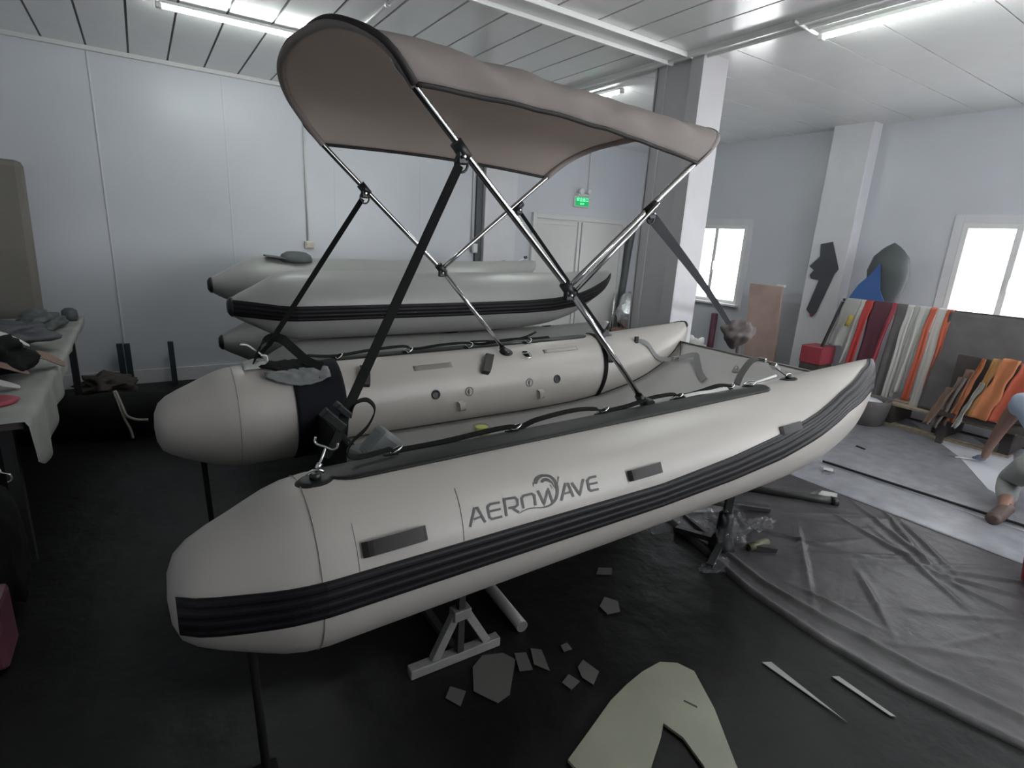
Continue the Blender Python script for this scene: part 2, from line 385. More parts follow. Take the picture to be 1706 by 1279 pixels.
em = box('emergency_light', (5.55, Y1-.03, 2.335), (.22, .05, .03), 'white', bev=.005)
tag(em, 'white twin-head emergency light mounted directly above the green exit sign', 'emergency light')
for x, s_ in ((5.475, .045), (5.625, .036)):
    l = MB(); l.lathe([(.012, 0), (s_*.8, .01), (s_, .03), (s_, .045), (s_*.8, .047), (s_*.6, .040)], (x, Y1-.05, 2.385), (0.1, -1, -.15)); l.build('lamp_head', 'white', em)

# ceiling tube lights
def tubelight(a, b, label):
    a, b = Vector(a), Vector(b); dd = (b-a).normalized()
    r_ = MB(); r_.bar(a+Vector((0, 0, .022)), b+Vector((0, 0, .022)), .045, .022, bev=.003); r_ = r_.build('ceiling_light', 'white')
    tag(r_, label, 'ceiling light', 'fluorescent tube lights')
    g = MB(); g.tube([a+dd*.02, b-dd*.02], .016, 14); g.build('light_tube', 'glow', r_)
    for q in (a, b): e = MB(); e.box(q, (.035, .035, .04) if abs(dd.x) > .5 else (.035, .035, .04), bev=.004); e.build('end_cap', 'white', r_)
    return r_
tubelight((.25, 4.83, 3.03), (1.47, 4.80, 3.03), 'lit white tube light on the ceiling left of the canopy')
tubelight((3.80, 2.26, 3.02), (3.80, 1.04, 3.02), 'lit white tube light on the ceiling at the top right of the photo')
tubelight((3.80, -.3, 3.02), (3.80, -1.52, 3.02), 'added fill tube light, unseen behind the camera, in line with the right one')  # extra lamp out of view, added to lift the room light
tubelight((1.9, -.6, 3.03), (3.12, -.6, 3.03), 'added fill tube light, unseen behind the camera, set across the ceiling')  # another added lamp, unseen, lights ceiling and boat from the front
tubelight((3.86, 5.35, 3.03), (3.86, 4.14, 3.03), 'lit white tube light half hidden behind the canopy near the pillar')

# ================================================================ BOATS
STN_A = [(-.035, .700, .004, .004), (-.030, .700, .065, .065), (-.012, .700, .110, .110), (.02, .702, .138, .138), (.12, .703, .186, .186), (.27, .709, .243, .243), (.33, .711, .250, .250), (.8, .720, .25, .25), (1.5, .732, .25, .25), (2.2, .746, .25, .25), (2.55, .757, .247, .248), (2.84, .778, .238, .236), (3.135, .820, .214, .200), (3.40, .878, .176, .132), (3.54, .925, .140, .082), (3.60, .955, .112, .052), (3.635, .985, .075, .028), (3.645, 1.0, .03, .010)]
def stn_b(x0, z0):
    q = [(0, 0, .01, .01), (.006, 0, .045, .045), (.03, 0, .068, .068), (.16, 0, .140, .140), (.30, .003, .215, .215), (.42, .005, .248, .248), (.55, .005, .25, .25), (1.6, .005, .25, .25), (2.2, .01, .25, .25), (2.6, .025, .24, .24), (2.9, .06, .215, .2), (3.15, .115, .17, .14), (3.34, .175, .12, .08), (3.44, .215, .085, .045), (3.49, .245, .045, .02), (3.505, .25, .015, .008)]
    return [(x0+a, z0+b, r, y) for a, b, r, y in q]
class Pontoon:
    def __init__(s, stn, yc, side, dz=0.): s.t = np.array(stn); s.yc = yc; s.side = side; s.dz = dz
    def _h(s, k, x):
        xs, y = s.t[:, 0], s.t[:, k]; x = min(max(x, xs[0]), xs[-1])
        i = int(min(max(np.searchsorted(xs, x)-1, 0), len(xs)-2)); d = (y[1:]-y[:-1])/(xs[1:]-xs[:-1])
        def m(j):
            if j == 0: return d[0]
            if j == len(xs)-1: return d[-1]
            return 0. if d[j-1]*d[j] <= 0 else 2*d[j-1]*d[j]/(d[j-1]+d[j])
        h = xs[i+1]-xs[i]; t = (x-xs[i])/h
        return (2*t**3-3*t*t+1)*y[i]+(t**3-2*t*t+t)*h*m(i)+(3*t*t-2*t**3)*y[i+1]+(t**3-t*t)*h*m(i+1)
    def sec(s, x): return s._h(1, x), s._h(2, x), s._h(3, x)
    def P(s, x, phi, off=0.):
        zc, rz, ry = s.sec(x); a = math.radians(phi)
        return Vector((x, s.yc+s.side*(ry+off)*math.cos(a), zc+(rz+off)*math.sin(a)+s.dz))
    def N(s, x, phi):
        zc, rz, ry = s.sec(x); a = math.radians(phi)
        v = Vector((0, s.side*math.cos(a)*rz, math.sin(a)*ry))
        return v.normalized() if v.length > 1e-9 else Vector((0, 0, 1))
    def mesh(s, name, m, parent, n=120, seg=48):
        b = MB(); xs = s.t[:, 0]; X = []
        for i in range(len(xs)-1):
            k = max(1, int(math.ceil((xs[i+1]-xs[i])/.06))); X += [xs[i]+(xs[i+1]-xs[i])*j/k for j in range(k)]
        X.append(xs[-1]); rings = [[b.bm.verts.new(s.P(x, 360*k/seg)) for k in range(seg)] for x in X]
        for A, B in zip(rings, rings[1:]):
            for k in range(seg): b._f([A[k], A[(k+1) % seg], B[(k+1) % seg], B[k]], True)
        b._f(rings[0]); b._f(rings[-1]); return b.build(name, m, parent)
    def patch(s, b, x0, x1, pfn, th, nx=40, nv=8, ridge=0., base=-.004):
        """patch hugging the surface; pfn(x)->(phi0,phi1)"""
        def f(u, v, off):
            x = x0+(x1-x0)*u; p0, p1 = pfn(x); return s.P(x, p0+(p1-p0)*v, off)
        A = [[b.bm.verts.new(f(i/nx, j/nv, base)) for j in range(nv+1)] for i in range(nx+1)]
        B = [[b.bm.verts.new(f(i/nx, j/nv, th+(ridge if (j % 4 in (1, 2)) else 0))) for j in range(nv+1)] for i in range(nx+1)]
        for i in range(nx):
            for j in range(nv): b._f([B[i][j], B[i+1][j], B[i+1][j+1], B[i][j+1]], ridge == 0)
            b._f([A[i][0], A[i+1][0], B[i+1][0], B[i][0]]); b._f([A[i+1][nv], A[i][nv], B[i][nv], B[i+1][nv]])
        for j in range(nv):
            b._f([A[0][j+1], A[0][j], B[0][j], B[0][j+1]]); b._f([A[nx][j], A[nx][j+1], B[nx][j+1], B[nx][j]])
    def disc(s, x, phi, r, name, m, parent, h=.008, rr=None, prof=None):
        b = MB(); c_ = s.P(x, phi, -.006); n = s.N(x, phi)
        b.lathe(prof or [(r, 0), (r, h), (r*.92, h+.003), (r*.6, h+.004)], c_, n, 28)
        return b.build(name, m, parent)
    def oval(s, x, phi, a, c_, name, m, parent, th=.004):
        """oval glued patch following the tube"""
        b = MB(); r = s.sec(x)[1]; rings = []
        for k in range(0, 6):
            q = k/5.; rings.append([b.bm.verts.new(s.P(x+a*q*math.cos(2*math.pi*j/32), phi+math.degrees(c_*q*math.sin(2*math.pi*j/32)/r), th if k < 5 else -.003)) for j in range(32)])
        for A, B in zip(rings, rings[1:]):
            for j in range(32): b._f([A[j], A[(j+1) % 32], B[(j+1) % 32], B[j]], True)
        bmesh.ops.remove_doubles(b.bm, verts=list(b.bm.verts), dist=1e-5)
        return b.build(name, m, parent)
def interp(xs, ys): return lambda x: float(np.interp(x, xs, ys))
def dring(P_, x, phi, name, parent, tilt=50, size=.030, m='steel', ang=0.):
    """webbing patch + metal D ring lying on the tube"""
    pt = P_.P(x, phi, .004); n = P_.N(x, phi); t_ = Vector((1, 0, 0)); s_ = n.cross(t_).normalized()
    ca, sa = math.cos(math.radians(ang)), math.sin(math.radians(ang)); t_, s_ = t_*ca+s_*sa, s_*ca-t_*sa
    b = MB(); b.box((0, 0, 0), (.001, .001, .001)); b.bm.clear()
    Rm = Matrix((t_, s_, n)).transposed()
    b.box(pt, (.045, .035, .006), Rm, .002); root = b.build(name, 'web', parent)
    r = MB(); ct, st = math.cos(math.radians(tilt)), math.sin(math.radians(tilt)); dd = t_*ct+n*st; pts = []
    pts.append(pt+n*.006-s_*size*.85); pts.append(pt+n*.006+s_*size*.85)
    for k in range(0, 11):
        a = math.pi*k/10; pts.append(pt+n*.006+s_*size*.85*math.cos(a)+dd*(size*.35+size*.95*math.sin(a)))
    r.tube(pts, .0032, 8, closed=True); r.build('ring', m, root); return root
def webloop(P_, x0, x1, p0, p1, h, name, parent, m='web_brown', along=True):
    """carry handle: a webbing strap bulging off the tube"""
    b = MB(); n_ = 14
    for seg_ in (0,):
        if along:
            pm = (p0+p1)/2; wd = abs(math.radians(p1-p0))*P_.sec((x0+x1)/2)[1]
            pts, ww = [], []
            for i in range(n_+1):
                u = i/n_; e = 1-(2*u-1)**8; hh = .004+h*max(0, e)**.5*(.75+.25*math.sin(math.pi*u)); pts.append(P_.P(x0+(x1-x0)*u, pm+(p1-p0)*0, hh)); ww.append(P_.N(x0, pm).cross(Vector((1, 0, 0))))
            b.ribbon(pts, wd, .004, ww)
        else:
            xm = (x0+x1)/2; pts = []
            for i in range(n_+1):
                u = i/n_; e = 1-(2*u-1)**8; pts.append(P_.P(x0+(x1-x0)*u, p0+(p1-p0)*u, .004+h*max(0, e)**.5))
            b.ribbon(pts, .05, .004, (1, 0, -.25))
    return b.build(name, m, parent)

def make_boat(label, stn, yn, yf, pvc, main, group=None, dzf=.012):
    root = empty('inflatable_catamaran', label, 'inflatable boat', group=group)
    near = Pontoon(stn, yn, -1, 0.); far = Pontoon(stn, yf, 1, dzf)
    for P_ in (near, far): P_.mesh('pontoon', pvc, root)
    x0, x1 = stn[0][0], stn[-1][0]
    if main:
        cen = interp([-.02, .26, 1.55, 2.0, 2.35, 2.7, 3.0, 3.4, 3.6, 3.645], [4, 5.4, 2.2, 6, 12, 22, 33, 38, 30, 20])
        hw = interp([-.02, .1, .26, 1.55, 2.35, 3.0, 3.3, 3.5, 3.6, 3.645], [.052, .052, .049, .047, .058, .056, .062, .07, .10, .12])
        a, b_ = -.016, 3.632
    else:
        cen = interp([x0, x0+.3, x0+2.2, x0+2.8, x0+3.2, x0+3.5], [-2, -7, -5, -6, -14, -30])
        hw = interp([x0, x0+.06, x0+.4, x0+2.2, x0+3.0, x0+3.3, x0+3.5], [.060, .055, .052, .055, .06, .06, .05])
        a, b_ = x0+.012, x1-.012
    def pf(x):
        zc, rz, ry = near.sec(x); r = max(.03, (rz+ry)/2); c_ = cen(x); h_ = min(75, math.degrees(hw(x)/r)); return (c_-h_, c_+h_)
    for P_ in (near, far):
        b = MB(); P_.patch(b, a, b_, pf, .007, nx=90, nv=16, ridge=.0022, base=-.004); b.build('rub_strake', 'strake', root)
    # deck joining the pontoons
    yi, yo = yn, yf
    if main:
        zt = interp([.72, 2.0, 2.3, 2.55, 2.8, 3.0, 3.2, 3.35, 3.46], [.600, .602, .612, .640, .688, .742, .815, .880, .945]); xa, xb = .74, 3.46
    else:
        z0 = stn[6][1]; zt = interp([x0+.7, x0+2.2, x0+2.8, x0+3.2], [z0-.12, z0-.12, z0-.02, z0+.12]); xa, xb = x0+.7, x0+3.2
    b = MB()
    def half(P_, x, z):
        zc, rz, ry = P_.sec(x); q = max(-1, min(1, (z-zc-P_.dz)/rz)); return max(.01, ry*math.sqrt(max(0, 1-q*q))-.012)
    n_ = 70; ra = []
    for i in range(n_+1):
        x = xa+(xb-xa)*i/n_; z = zt(x) if i < 69 else zt(x)-.004
        ya = yn+half(near, x, z); yb_ = yf-half(far, x, z); th = .09 if i < n_-3 else .03
        ra.append([b.bm.verts.new((x, ya+(yb_-ya)*j/12, z-(.0 if 0 < j < 12 else .0))) for j in range(13)]+[b.bm.verts.new((x, ya+(yb_-ya)*j/12, z-th)) for j in range(12, -1, -1)])
    for A, B in zip(ra, ra[1:]):
        for k in range(26): b._f([A[k], A[(k+1) % 26], B[(k+1) % 26], B[k]], True)
    b._f(ra[0][::-1]); b._f(ra[-1]); dk = b.build('deck', 'deck', root)
    if main:
        # dark welt along the seam between deck and far pontoon, and the front edge
        for P_, s_ in ((near, 1), (far, -1)):
            b = MB(); pts = []
            for i in range(60):
                x = xa+(xb-xa)*i/59; z = zt(x); pts.append((x, (yn if P_ is near else yf)+s_*(half(P_, x, z)+.014), z+.002))
            b.tube(pts, .0045, 6); b.build('deck_welt', 'hem', dk)
        b = MB(); zf = zt(xb); b.tube([(xb, yn+half(near, xb, zf), zf), (xb, yf-half(far, xb, zf), zf)], .006, 6); b.build('deck_edge', 'seam', dk)
    else:
        for P_ in (near, far):
            b = MB(); b.lathe([(.001, -.010), (.04, -.007), (.060, .006), (.070, .022), (.066, .026)], (x0, P_.yc, stn[0][1]+P_.dz), (1, 0, 0)); b.build('stern_cap', 'black', root)
    return root, near, far, zt

boat, NE, FA, deckz = make_boat('light grey inflatable catamaran in the foreground with printed lettering on its near pontoon', STN_A, 1.48, 2.88, 'pvc', True)

# ---- main boat, pads on top of the pontoons
for P_, p0, p1 in ((NE, 78, 116), (FA, 78, 101)):
    b = MB()
    def pf(x, p0=p0, p1=p1):
        e = min(1, max(.04, (2.56-x)/.07)); e = math.sqrt(1-(1-e)**2) if e < 1 else 1
        e2 = min(1, max(.04, (x-.36)/.10)); e2 = math.sqrt(1-(1-e2)**2) if e2 < 1 else 1
        e = min(e, e2); c_ = (p0+p1)/2; h_ = (p1-p0)/2*e; return (c_-h_, c_+h_)
    P_.patch(b, .36, 2.558, pf, .004, nx=110, nv=8); b.build('top_pad', 'band', boat)
# stern seam rings and panel seam
for P_ in (NE, FA):
    b = MB()
    for x, r in ((.30, .0012),): b.tube([P_.P(x, a, .0006) for a in range(0, 360, 8)], r, 6, closed=True)
    b.build('stern_seam', 'seam', boat)
b = MB(); b.tube([NE.P(.705+.012*math.sin((a-15)/40), a, .0004) for a in range(16, 54, 2)], .0012, 6); b.build('panel_seam', 'seam', boat)
b = MB(); b.tube([NE.P(.395, a, .0004) for a in range(14, 48, 2)], .0008, 6); b.build('panel_seam', 'seam', boat)
# carry handles on the outside
for x0, x1, p0, p1, h in ((.408, .590, 23.6, 33, .018), (1.382, 1.556, 22.8, 31.6, .016), (2.352, 2.525, 24, 32.6, .012)):
    webloop(NE, x0, x1, p0, p1, h, 'carry_handle', boat)
for x0, x1, p0, p1 in ((.92, .89, 121, 148), (1.69, 1.61, 122, 150), (2.60, 2.60, 134, 157)):
    webloop(FA, x0, x1, p0, p1, .022, 'carry_handle', boat, 'web_brown', along=False)
# valves, drain plugs, small loops and patches inside the far pontoon
for x, ph in ((1.284, 168.4), (2.138, 170.2)): FA.disc(x, ph, .026, 'black_valve', 'black', boat, prof=[(.027, 0), (.027, .008), (.024, .011), (.020, .011), (.018, .007), (.012, .007)])
for x, ph in ((1.496, 170.4), (1.921, 169.7)):
    v = FA.disc(x, ph, .026, 'grey_valve', 'taupe', boat, prof=[(.027, 0), (.027, .008), (.023, .010), (.020, .004), (.012, .004), (.010, .010), (.004, .011)])
    b = MB(); c_ = FA.P(x, ph, .006); b.bar(c_+Vector((0, 0, .018)), c_-Vector((0, 0, .018)), .006, .006); b.build('valve_bar', 'ltgrey', v)
for x, ph in ((1.444, -172.5), (2.009, -172.2)):
    b = MB(); b.ribbon(smoothpts([FA.P(x-.012, ph-6, .002), FA.P(x-.004, ph-4, .022), FA.P(x+.004, ph+4, .026), FA.P(x+.01, ph+9, .002)], 4), .036, .003, (1, 0, 0)); b.build('pvc_loop', 'pvc', boat)
def rectpatch(P_, x0, x1, p0, p1, m):
    b = MB(); P_.patch(b, x0, x1, lambda x: (p0, p1), .003, nx=10, nv=6); return b.build('glued_patch', m, boat)
rectpatch(FA, 1.185, 1.42, 127, 134.5, 'taupe'); rectpatch(FA, 2.09, 2.37, 122, 128.5, 'seam'); rectpatch(FA, 2.10, 2.36, 122.6, 127.9, 'pvc')
# black straps wrapped round the far pontoon near the bow
b = MB(); pts = [FA.P(2.62-.10*max(0, (a-95)/120), a, .008) for a in range(80, 236, 5)]; b.ribbon(pts, .030, .004, (1, 0, .0)); b.build('hold_down_strap', 'web', boat)
d_ = dring(FA, 1.948, 126.5, 'ring_patch', boat, tilt=5, size=.034, ang=-90)
# D rings along the pads
for x, ph in ((.60, 106), (1.068, 107), (1.521, 111), (1.985, 111), (2.335, 106), (2.47, 101)): dring(NE, x, ph, 'tie_ring', boat, tilt=24, size=.033, ang=-10)
for x, ph in ((.80, 96), (1.20, 96), (1.59, 98), (2.02, 100)): dring(FA, x, ph, 'tie_ring', boat, tilt=30, size=.030)
# round ring patches at stern and bow
for P_, x, ph in ((NE, .345, 88), (NE, 2.80, 97), (FA, .41, 92)):
    o = P_.oval(x, ph, .058, .044, 'ring_base', 'band', boat); 
    b = MB(); n = P_.N(x, ph); c_ = P_.P(x, ph, .003); b.lathe([(.016, 0), (.016, .012), (.010, .018)], c_, n, 16); b.build('ring_boss', 'black', o)
    b = MB(); b.tube([c_+n*(.014+.012*math.sin(a))+Vector((1, 0, 0))*.024*math.cos(a) for a in [math.pi*k/8 for k in range(9)]], .003, 8); b.build('ring', 'steel', o)
def bowcap(P_):
    b = MB(); b.patch = None
    P_.patch(b, 3.60, 3.640, lambda x: (40, 140), .006, nx=6, nv=8); b.build('bow_cap', 'band', boat)
bowcap(FA)
# webbing line laced through the rings
def lace(P_, pts, w_=.022, m='web'):
    b = MB(); pp = smoothpts([P_.P(x, ph, h) for x, ph, h in pts], 5)
    b.ribbon(pp, w_, .005, (0, 1, .35)); return b.build('safety_line', m, boat)
lace(NE, [(.60, 112, .02), (.64, 112, .012), (.80, 110, .012), (.98, 110, .02), (1.07, 109, .02), (1.12, 110, .012), (1.2, 111, .028), (1.38, 112, .038), (1.50, 112, .028), (1.54, 112, .012), (1.68, 112, .014), (1.84, 112, .030), (1.98, 112, .028), (2.03, 112, .012), (2.15, 109, .018), (2.28, 107, .030), (2.36, 104, .018)])
lace(FA, [(.66, 94, .03), (.80, 93, .015), (1.0, 92, .03), (1.19, 91, .035), (1.26, 92, .015), (1.42, 94, .028), (1.58, 95, .03), (1.70, 96, .015), (1.85, 97, .03), (2.0, 97, .03), (2.1, 95, .02), (2.22, 95, .02)])
lace(FA, [(1.62, 95, .035), (1.72, 94, .03), (1.86, 94, .02), (2.02, 95, .035), (2.12, 92, .06)], .014)
# snap hook standing on the near stern ring
b = MB(); c0 = NE.P(.345, 88, .015)
b.tube([c0, c0+Vector((.012, .0, .025)), c0+Vector((.032, .0, .075))], .0035, 8); b.tube([c0+Vector((.006, 0, .016)), c0+Vector((.016, .004, .03))], .008, 8)
b.tube(smoothpts([c0+Vector((.008, .01, .108)), c0+Vector((.006, .01, .094)), c0+Vector((.014, .004, .086)), c0+Vector((.032, 0, .078)), c0+Vector((.048, -.006, .070)), c0+Vector((.062, -.008, .074)), c0+Vector((.064, -.008, .088))], 4), .0035, 8)
b.build('snap_hook', 'steel', boat)

# black transom pad on the far pontoon, transom board between the pontoons
b = MB(); FA.patch(b, .55, .79, lambda x: (96+(.79-x)*60, 242), .010, nx=14, nv=30); b.build('transom_pad', 'navy', boat)
b = MB(); b.box((.66, 2.20, .64), (.035, .92, .26), bev=.01); tb = b.build('transom_board', 'blackcloth', boat)
b = MB(); b.box((.655, 1.86, .80), (.12, .20, .12), Matrix.Rotation(.35, 3, 'Z'), .02); b.box((.67, 1.80, .88), (.13, .10, .12), Matrix.Rotation(.75, 3, 'Y'), .02); b.build('motor_pad', 'greycloth', tb)
# bow tie-down straps across the deck
b = MB(); b.ribbon(smoothpts([FA.P(2.93, 128, .006), FA.P(3.0, 140, .02), (3.10, 2.66, .86), (3.22, 2.60, .855)], 4), .030, .005, (0, .2, 1))
b.build('tie_down_strap', 'web_grey', boat)
b = MB(); b.ribbon(smoothpts([(3.24, 2.585, .865), (3.30, 2.50, .905), (3.24, 2.42, .87), (3.16, 2.33, .822), (3.10, 2.24, .795)], 5), .045, .004, (.7, .2, .6)); b.build('strap_tail', 'web_grey', boat)
b = MB(); b.box((3.22, 2.60, .862), (.06, .02, .035), bev=.004); b.build('buckle', 'steel', boat)
b = MB(); b.box(FA.P(2.925, 128, .012), (.03, .02, .05), bev=.004); b.build('strap_stop', 'black', boat)
b = MB(); b.tube(smoothpts([(3.24, 2.58, .862), (3.34, 2.66, .905), (3.45, 2.76, .95)], 4), .0035, 6); b.build('bow_cord', 'web', boat)
b = MB(); b.ribbon(smoothpts([NE.P(2.40, 104, .02), NE.P(2.48, 108, .07), NE.P(2.60, 110, .125), NE.P(2.68, 108, .115), NE.P(2.73, 102, .06), NE.P(2.78, 98, .02)], 6), .032, .005, (0, 1, .4)); b.build('bow_strap', 'web_brown', boat)
b = MB(); b.box(NE.P(2.655, 107, .118), (.02, .045, .022), bev=.003); b.box(NE.P(2.72, 103, .075), (.055, .04, .02), Matrix.Rotation(.6, 3, 'Y'), .003); b.build('buckle', 'steel', boat)
b = MB(); b.tube([NE.P(2.50, 102, .012), NE.P(2.60, 101, .02), NE.P(2.70, 99, .03)], .006, 8); b.build('white_cord', 'cord_white', boat)
b = MB(); b.ribbon(smoothpts([NE.P(2.02, 106, .012), NE.P(2.10, 103, .016), NE.P(2.2, 103, .012), NE.P(2.30, 100, .014)], 4), .02, .004, (0, 1, .2)); b.build('strap_tail', 'cord_white', boat)
b = MB(); b.lathe([(.030, 0), (.030, .006), (.012, .01)], (3.31, 2.15, deckz(3.31)-.002), (-.5, 0, 1), 16); b.tube([(3.30+.025*math.cos(a), 2.15, deckz(3.31)+.012+.025*math.sin(a)) for a in [math.pi*k/6 for k in range(7)]], .0035, 6); b.build('deck_ring', 'taupe', boat)

# lettering and wave emblem on the near pontoon
CU = [0.96733, 0.249355, -0.022732, 0.021835, 0.006089, 0.009864]; CP = [29.1542, -13.14285, -18.69825, -0.96488, -1.21955, 0.2381]
def surf(cx, cy, off):
    a, b_ = (cx-670)/500, (cy-330)/200; q = [1, a, b_, a*a, a*b_, b_*b_]
    return NE.P(sum(k*v for k, v in zip(CU, q)), sum(k*v for k, v in zip(CP, q)), off)
LET = MB()
def stroke(b, pts, w_, smooth=0):
    P2 = [Vector((x, y, 0)) for x, y in pts]
    if not isinstance(w_, (list, tuple)): w_ = [w_]*len(P2)
    if smooth:
        src = P2; P2 = smoothpts(P2, smooth); w_ = [float(np.interp(i/smooth, range(len(src)), w_)) for i in range(len(P2))]
    else:
        # densify straight runs so they follow the curved tube
        n2, w2 = [], []
        for i in range(len(P2)-1):
            k = max(1, int((P2[i+1]-P2[i]).length/14))
            for j in range(k): n2.append(P2[i].lerp(P2[i+1], j/k)); w2.append(w_[i]+(w_[i+1]-w_[i])*j/k)
        n2.append(P2[-1]); w2.append(w_[-1]); P2, w_ = n2, w2
    L = []
    for i, p_ in enumerate(P2):
        t_ = (P2[min(i+1, len(P2)-1)]-P2[max(i-1, 0)])
        if 0 < i < len(P2)-1:
            a_, c_ = (P2[i]-P2[i-1]).normalized(), (P2[i+1]-P2[i]).normalized(); t_ = (a_+c_) if (a_+c_).length > .2 else a_
            k = 1/max(.6, t_.normalized().dot(a_))
        else: k = 1
        t_.normalize(); n = Vector((-t_.y, t_.x, 0))*w_[i]*.5*k
        L.append((b.bm.verts.new(surf((p_+n).x, (p_+n).y, .0012)), b.bm.verts.new(surf((p_-n).x, (p_-n).y, .0012))))
    for A, B in zip(L, L[1:]): b._f([A[0], B[0], B[1], A[1]], True)
# each letter is a part
def letter(strokes, nm='printed_letter'):
    b = MB()
    for st in strokes: stroke(b, *st)
    o = b.build(nm, 'logo', boat); return o
letter([([(192, 528), (228, 388), (250, 384), (308, 492)], 18), ([(222, 470), (286, 446)], 16)])
letter([([(418, 344), (345, 357), (327, 380), (340, 455), (356, 468), (436, 448)], 18), ([(336, 412), (425, 392)], 17)])
letter([([(468, 445), (450, 320), (530, 308), (548, 324), (550, 362), (532, 377), (480, 386)], 18), ([(508, 383), (560, 418)], 18)])
letter([([(594, 388), (580, 312), (595, 294), (655, 280), (675, 292), (684, 366)], 18)])
letter([([(700, 256), (748, 356), (776, 246), (812, 345)], 17)])
letter([([(876, 332), (905, 208), (925, 206), (966, 302)], 18), ([(896, 280), (948, 264)], 16)])
letter([([(952, 198), (1014, 286), (1038, 170)], 18)])
letter([([(1136, 150), (1085, 161), (1069, 182), (1083, 246), (1098, 257), (1156, 244)], 18), ([(1078, 211), (1146, 196)], 16)])
letter([([(682, 206), (690, 172), (715, 150), (745, 143), (790, 150), (828, 188), (845, 245), (838, 310), (800, 358), (745, 380), (680, 384), (620, 394), (556, 428)], [22, 34, 26, 18, 18, 20, 22, 20, 16, 12, 9, 10, 3], 4),
        ([(728, 196), (742, 178), (770, 176), (805, 200), (826, 240)], [16, 26, 22, 12, 4], 4), ([(663, 196), (668, 228)], [8, 3]), ([(790, 214), (808, 242)], [8, 3]), ([(852, 152), (846, 205)], [14, 4])], 'wave_emblem')

# ================================================================ BIMINI CANOPY
bim = empty('bimini_canopy', 'taupe fabric bimini sun canopy on polished tubular frame above the foreground boat', 'canopy')
def hoop(foot, corner_n, corner_f, foot_f, dirv, depth, rad, name):
    pass
ca = Vector((-.72, 0, .694)).normalized()
# stern hoop, from the near foot over the arch to the far foot (all in one tilted plane)
A_arch = [(.693, 1.605, 2.057), (.632, 1.590, 2.116), (.590, 1.615, 2.157), (.552, 1.69, 2.195), (.515, 1.84, 2.232), (.497, 2.02, 2.247), (.492, 2.18, 2.250), (.497, 2.35, 2.246), (.520, 2.50, 2.224), (.570, 2.625, 2.176), (.640, 2.69, 2.110), (.735, 2.735, 2.020)]
A_pts = [(1.800, 1.605, .985), (1.321, 1.605, 1.483)] + A_arch + [(1.350, 2.74, 1.470), (1.800, 2.745, .985)]
B_arch = [(2.01, 1.665, 2.005), (2.10, 1.665, 2.075), (2.18, 1.70, 2.135), (2.235, 1.80, 2.178), (2.262, 1.95, 2.198), (2.27, 2.19, 2.205), (2.262, 2.43, 2.198), (2.235, 2.58, 2.178), (2.18, 2.68, 2.135), (2.10, 2.72, 2.075), (2.01, 2.72, 2.005)]
B_pts = [(1.321, 1.615, 1.475)] + B_arch + [(1.350, 2.73, 1.47)]
b = MB(); b.tube(smoothpts(A_pts[1:-1], 5), .0118, 14, cap=False); b.tube(A_pts[:2], .0118, 14); b.tube(A_pts[-2:], .0118, 14); b.build('stern_hoop', 'chrome', bim)
b = MB(); b.tube(smoothpts(B_pts, 5), .0118, 14); b.build('bow_hoop', 'chrome', bim)
b = MB(); b.tube([(1.345, 1.585, 1.475), (1.75, 1.60, 1.82)], .0085, 12); b.build('brace_tube', 'chrome', bim)
def joint(c_, d, ex=None):
    d = Vector(d).normalized(); c_ = Vector(c_); b = MB()
    b.tube([c_-d*.030, c_+d*.030], .0205, 14); b.box(c_+Vector((.0, -.004, -.022)), (.034, .022, .04), bev=.005)
    r_ = b.build('pole_joint', 'black', bim)
    b = MB(); b.lathe([(.006, 0), (.006, .004), (.003, .006)], c_+Vector((0, -.022, -.02)), (0, -1, 0), 10); b.build('screw', 'steel', r_)
    return r_
ja = Vector((-.479, 0, .498)); jb = Vector((.68, 0, .525))
for c_, d in (((1.321, 1.605, 1.478), ja), ((.852, 1.605, 1.905), ja), ((1.350, 2.735, 1.470), ja), ((.928, 2.735, 1.843), ja), ((1.752, 1.64, 1.80), jb), ((1.825, 2.725, 1.832), jb)): joint(c_, d)
# locate strap anchors ON the poles
def on(a, b_, x):
    a, b_ = Vector(a), Vector(b_); return a.lerp(b_, (x-a.x)/(b_.x-a.x))
J1 = on((1.321, 1.605, 1.483), (.693, 1.605, 2.057), .852); J2 = on((1.35, 2.74, 1.47), (.735, 2.735, 2.02), .928)
J3 = on((1.321, 1.615, 1.475), (2.01, 1.665, 2.005), 1.76); J4 = on((1.35, 2.73, 1.47), (2.01, 2.72, 2.005), 1.825)
for P_, c_, x, ph in ((NE, (1.80, 1.605, .98), 1.80, 108), (FA, (1.80, 2.745, .98), 1.80, 118)):
    b = MB(); b.tube([Vector(c_)-Vector((-.02, 0, .02)), Vector(c_)+Vector((-.028, 0, .03))], .018, 14)
    s0 = P_.P(x+.01, ph, .001); b.tube([s0, Vector(c_)+Vector((.01, 0, 0))], .022, 14); r_ = b.build('deck_mount', 'black', bim)
    o = P_.oval(x+.02, ph, .050, .040, 'mount_base', 'black', r_, th=.005); o.parent = r_
    b = MB(); b.lathe([(.006, 0), (.006, .005)], Vector(c_)+Vector((.008, -.022, .0)), (0, -1, 0), 8); b.build('screw', 'steel', r_)
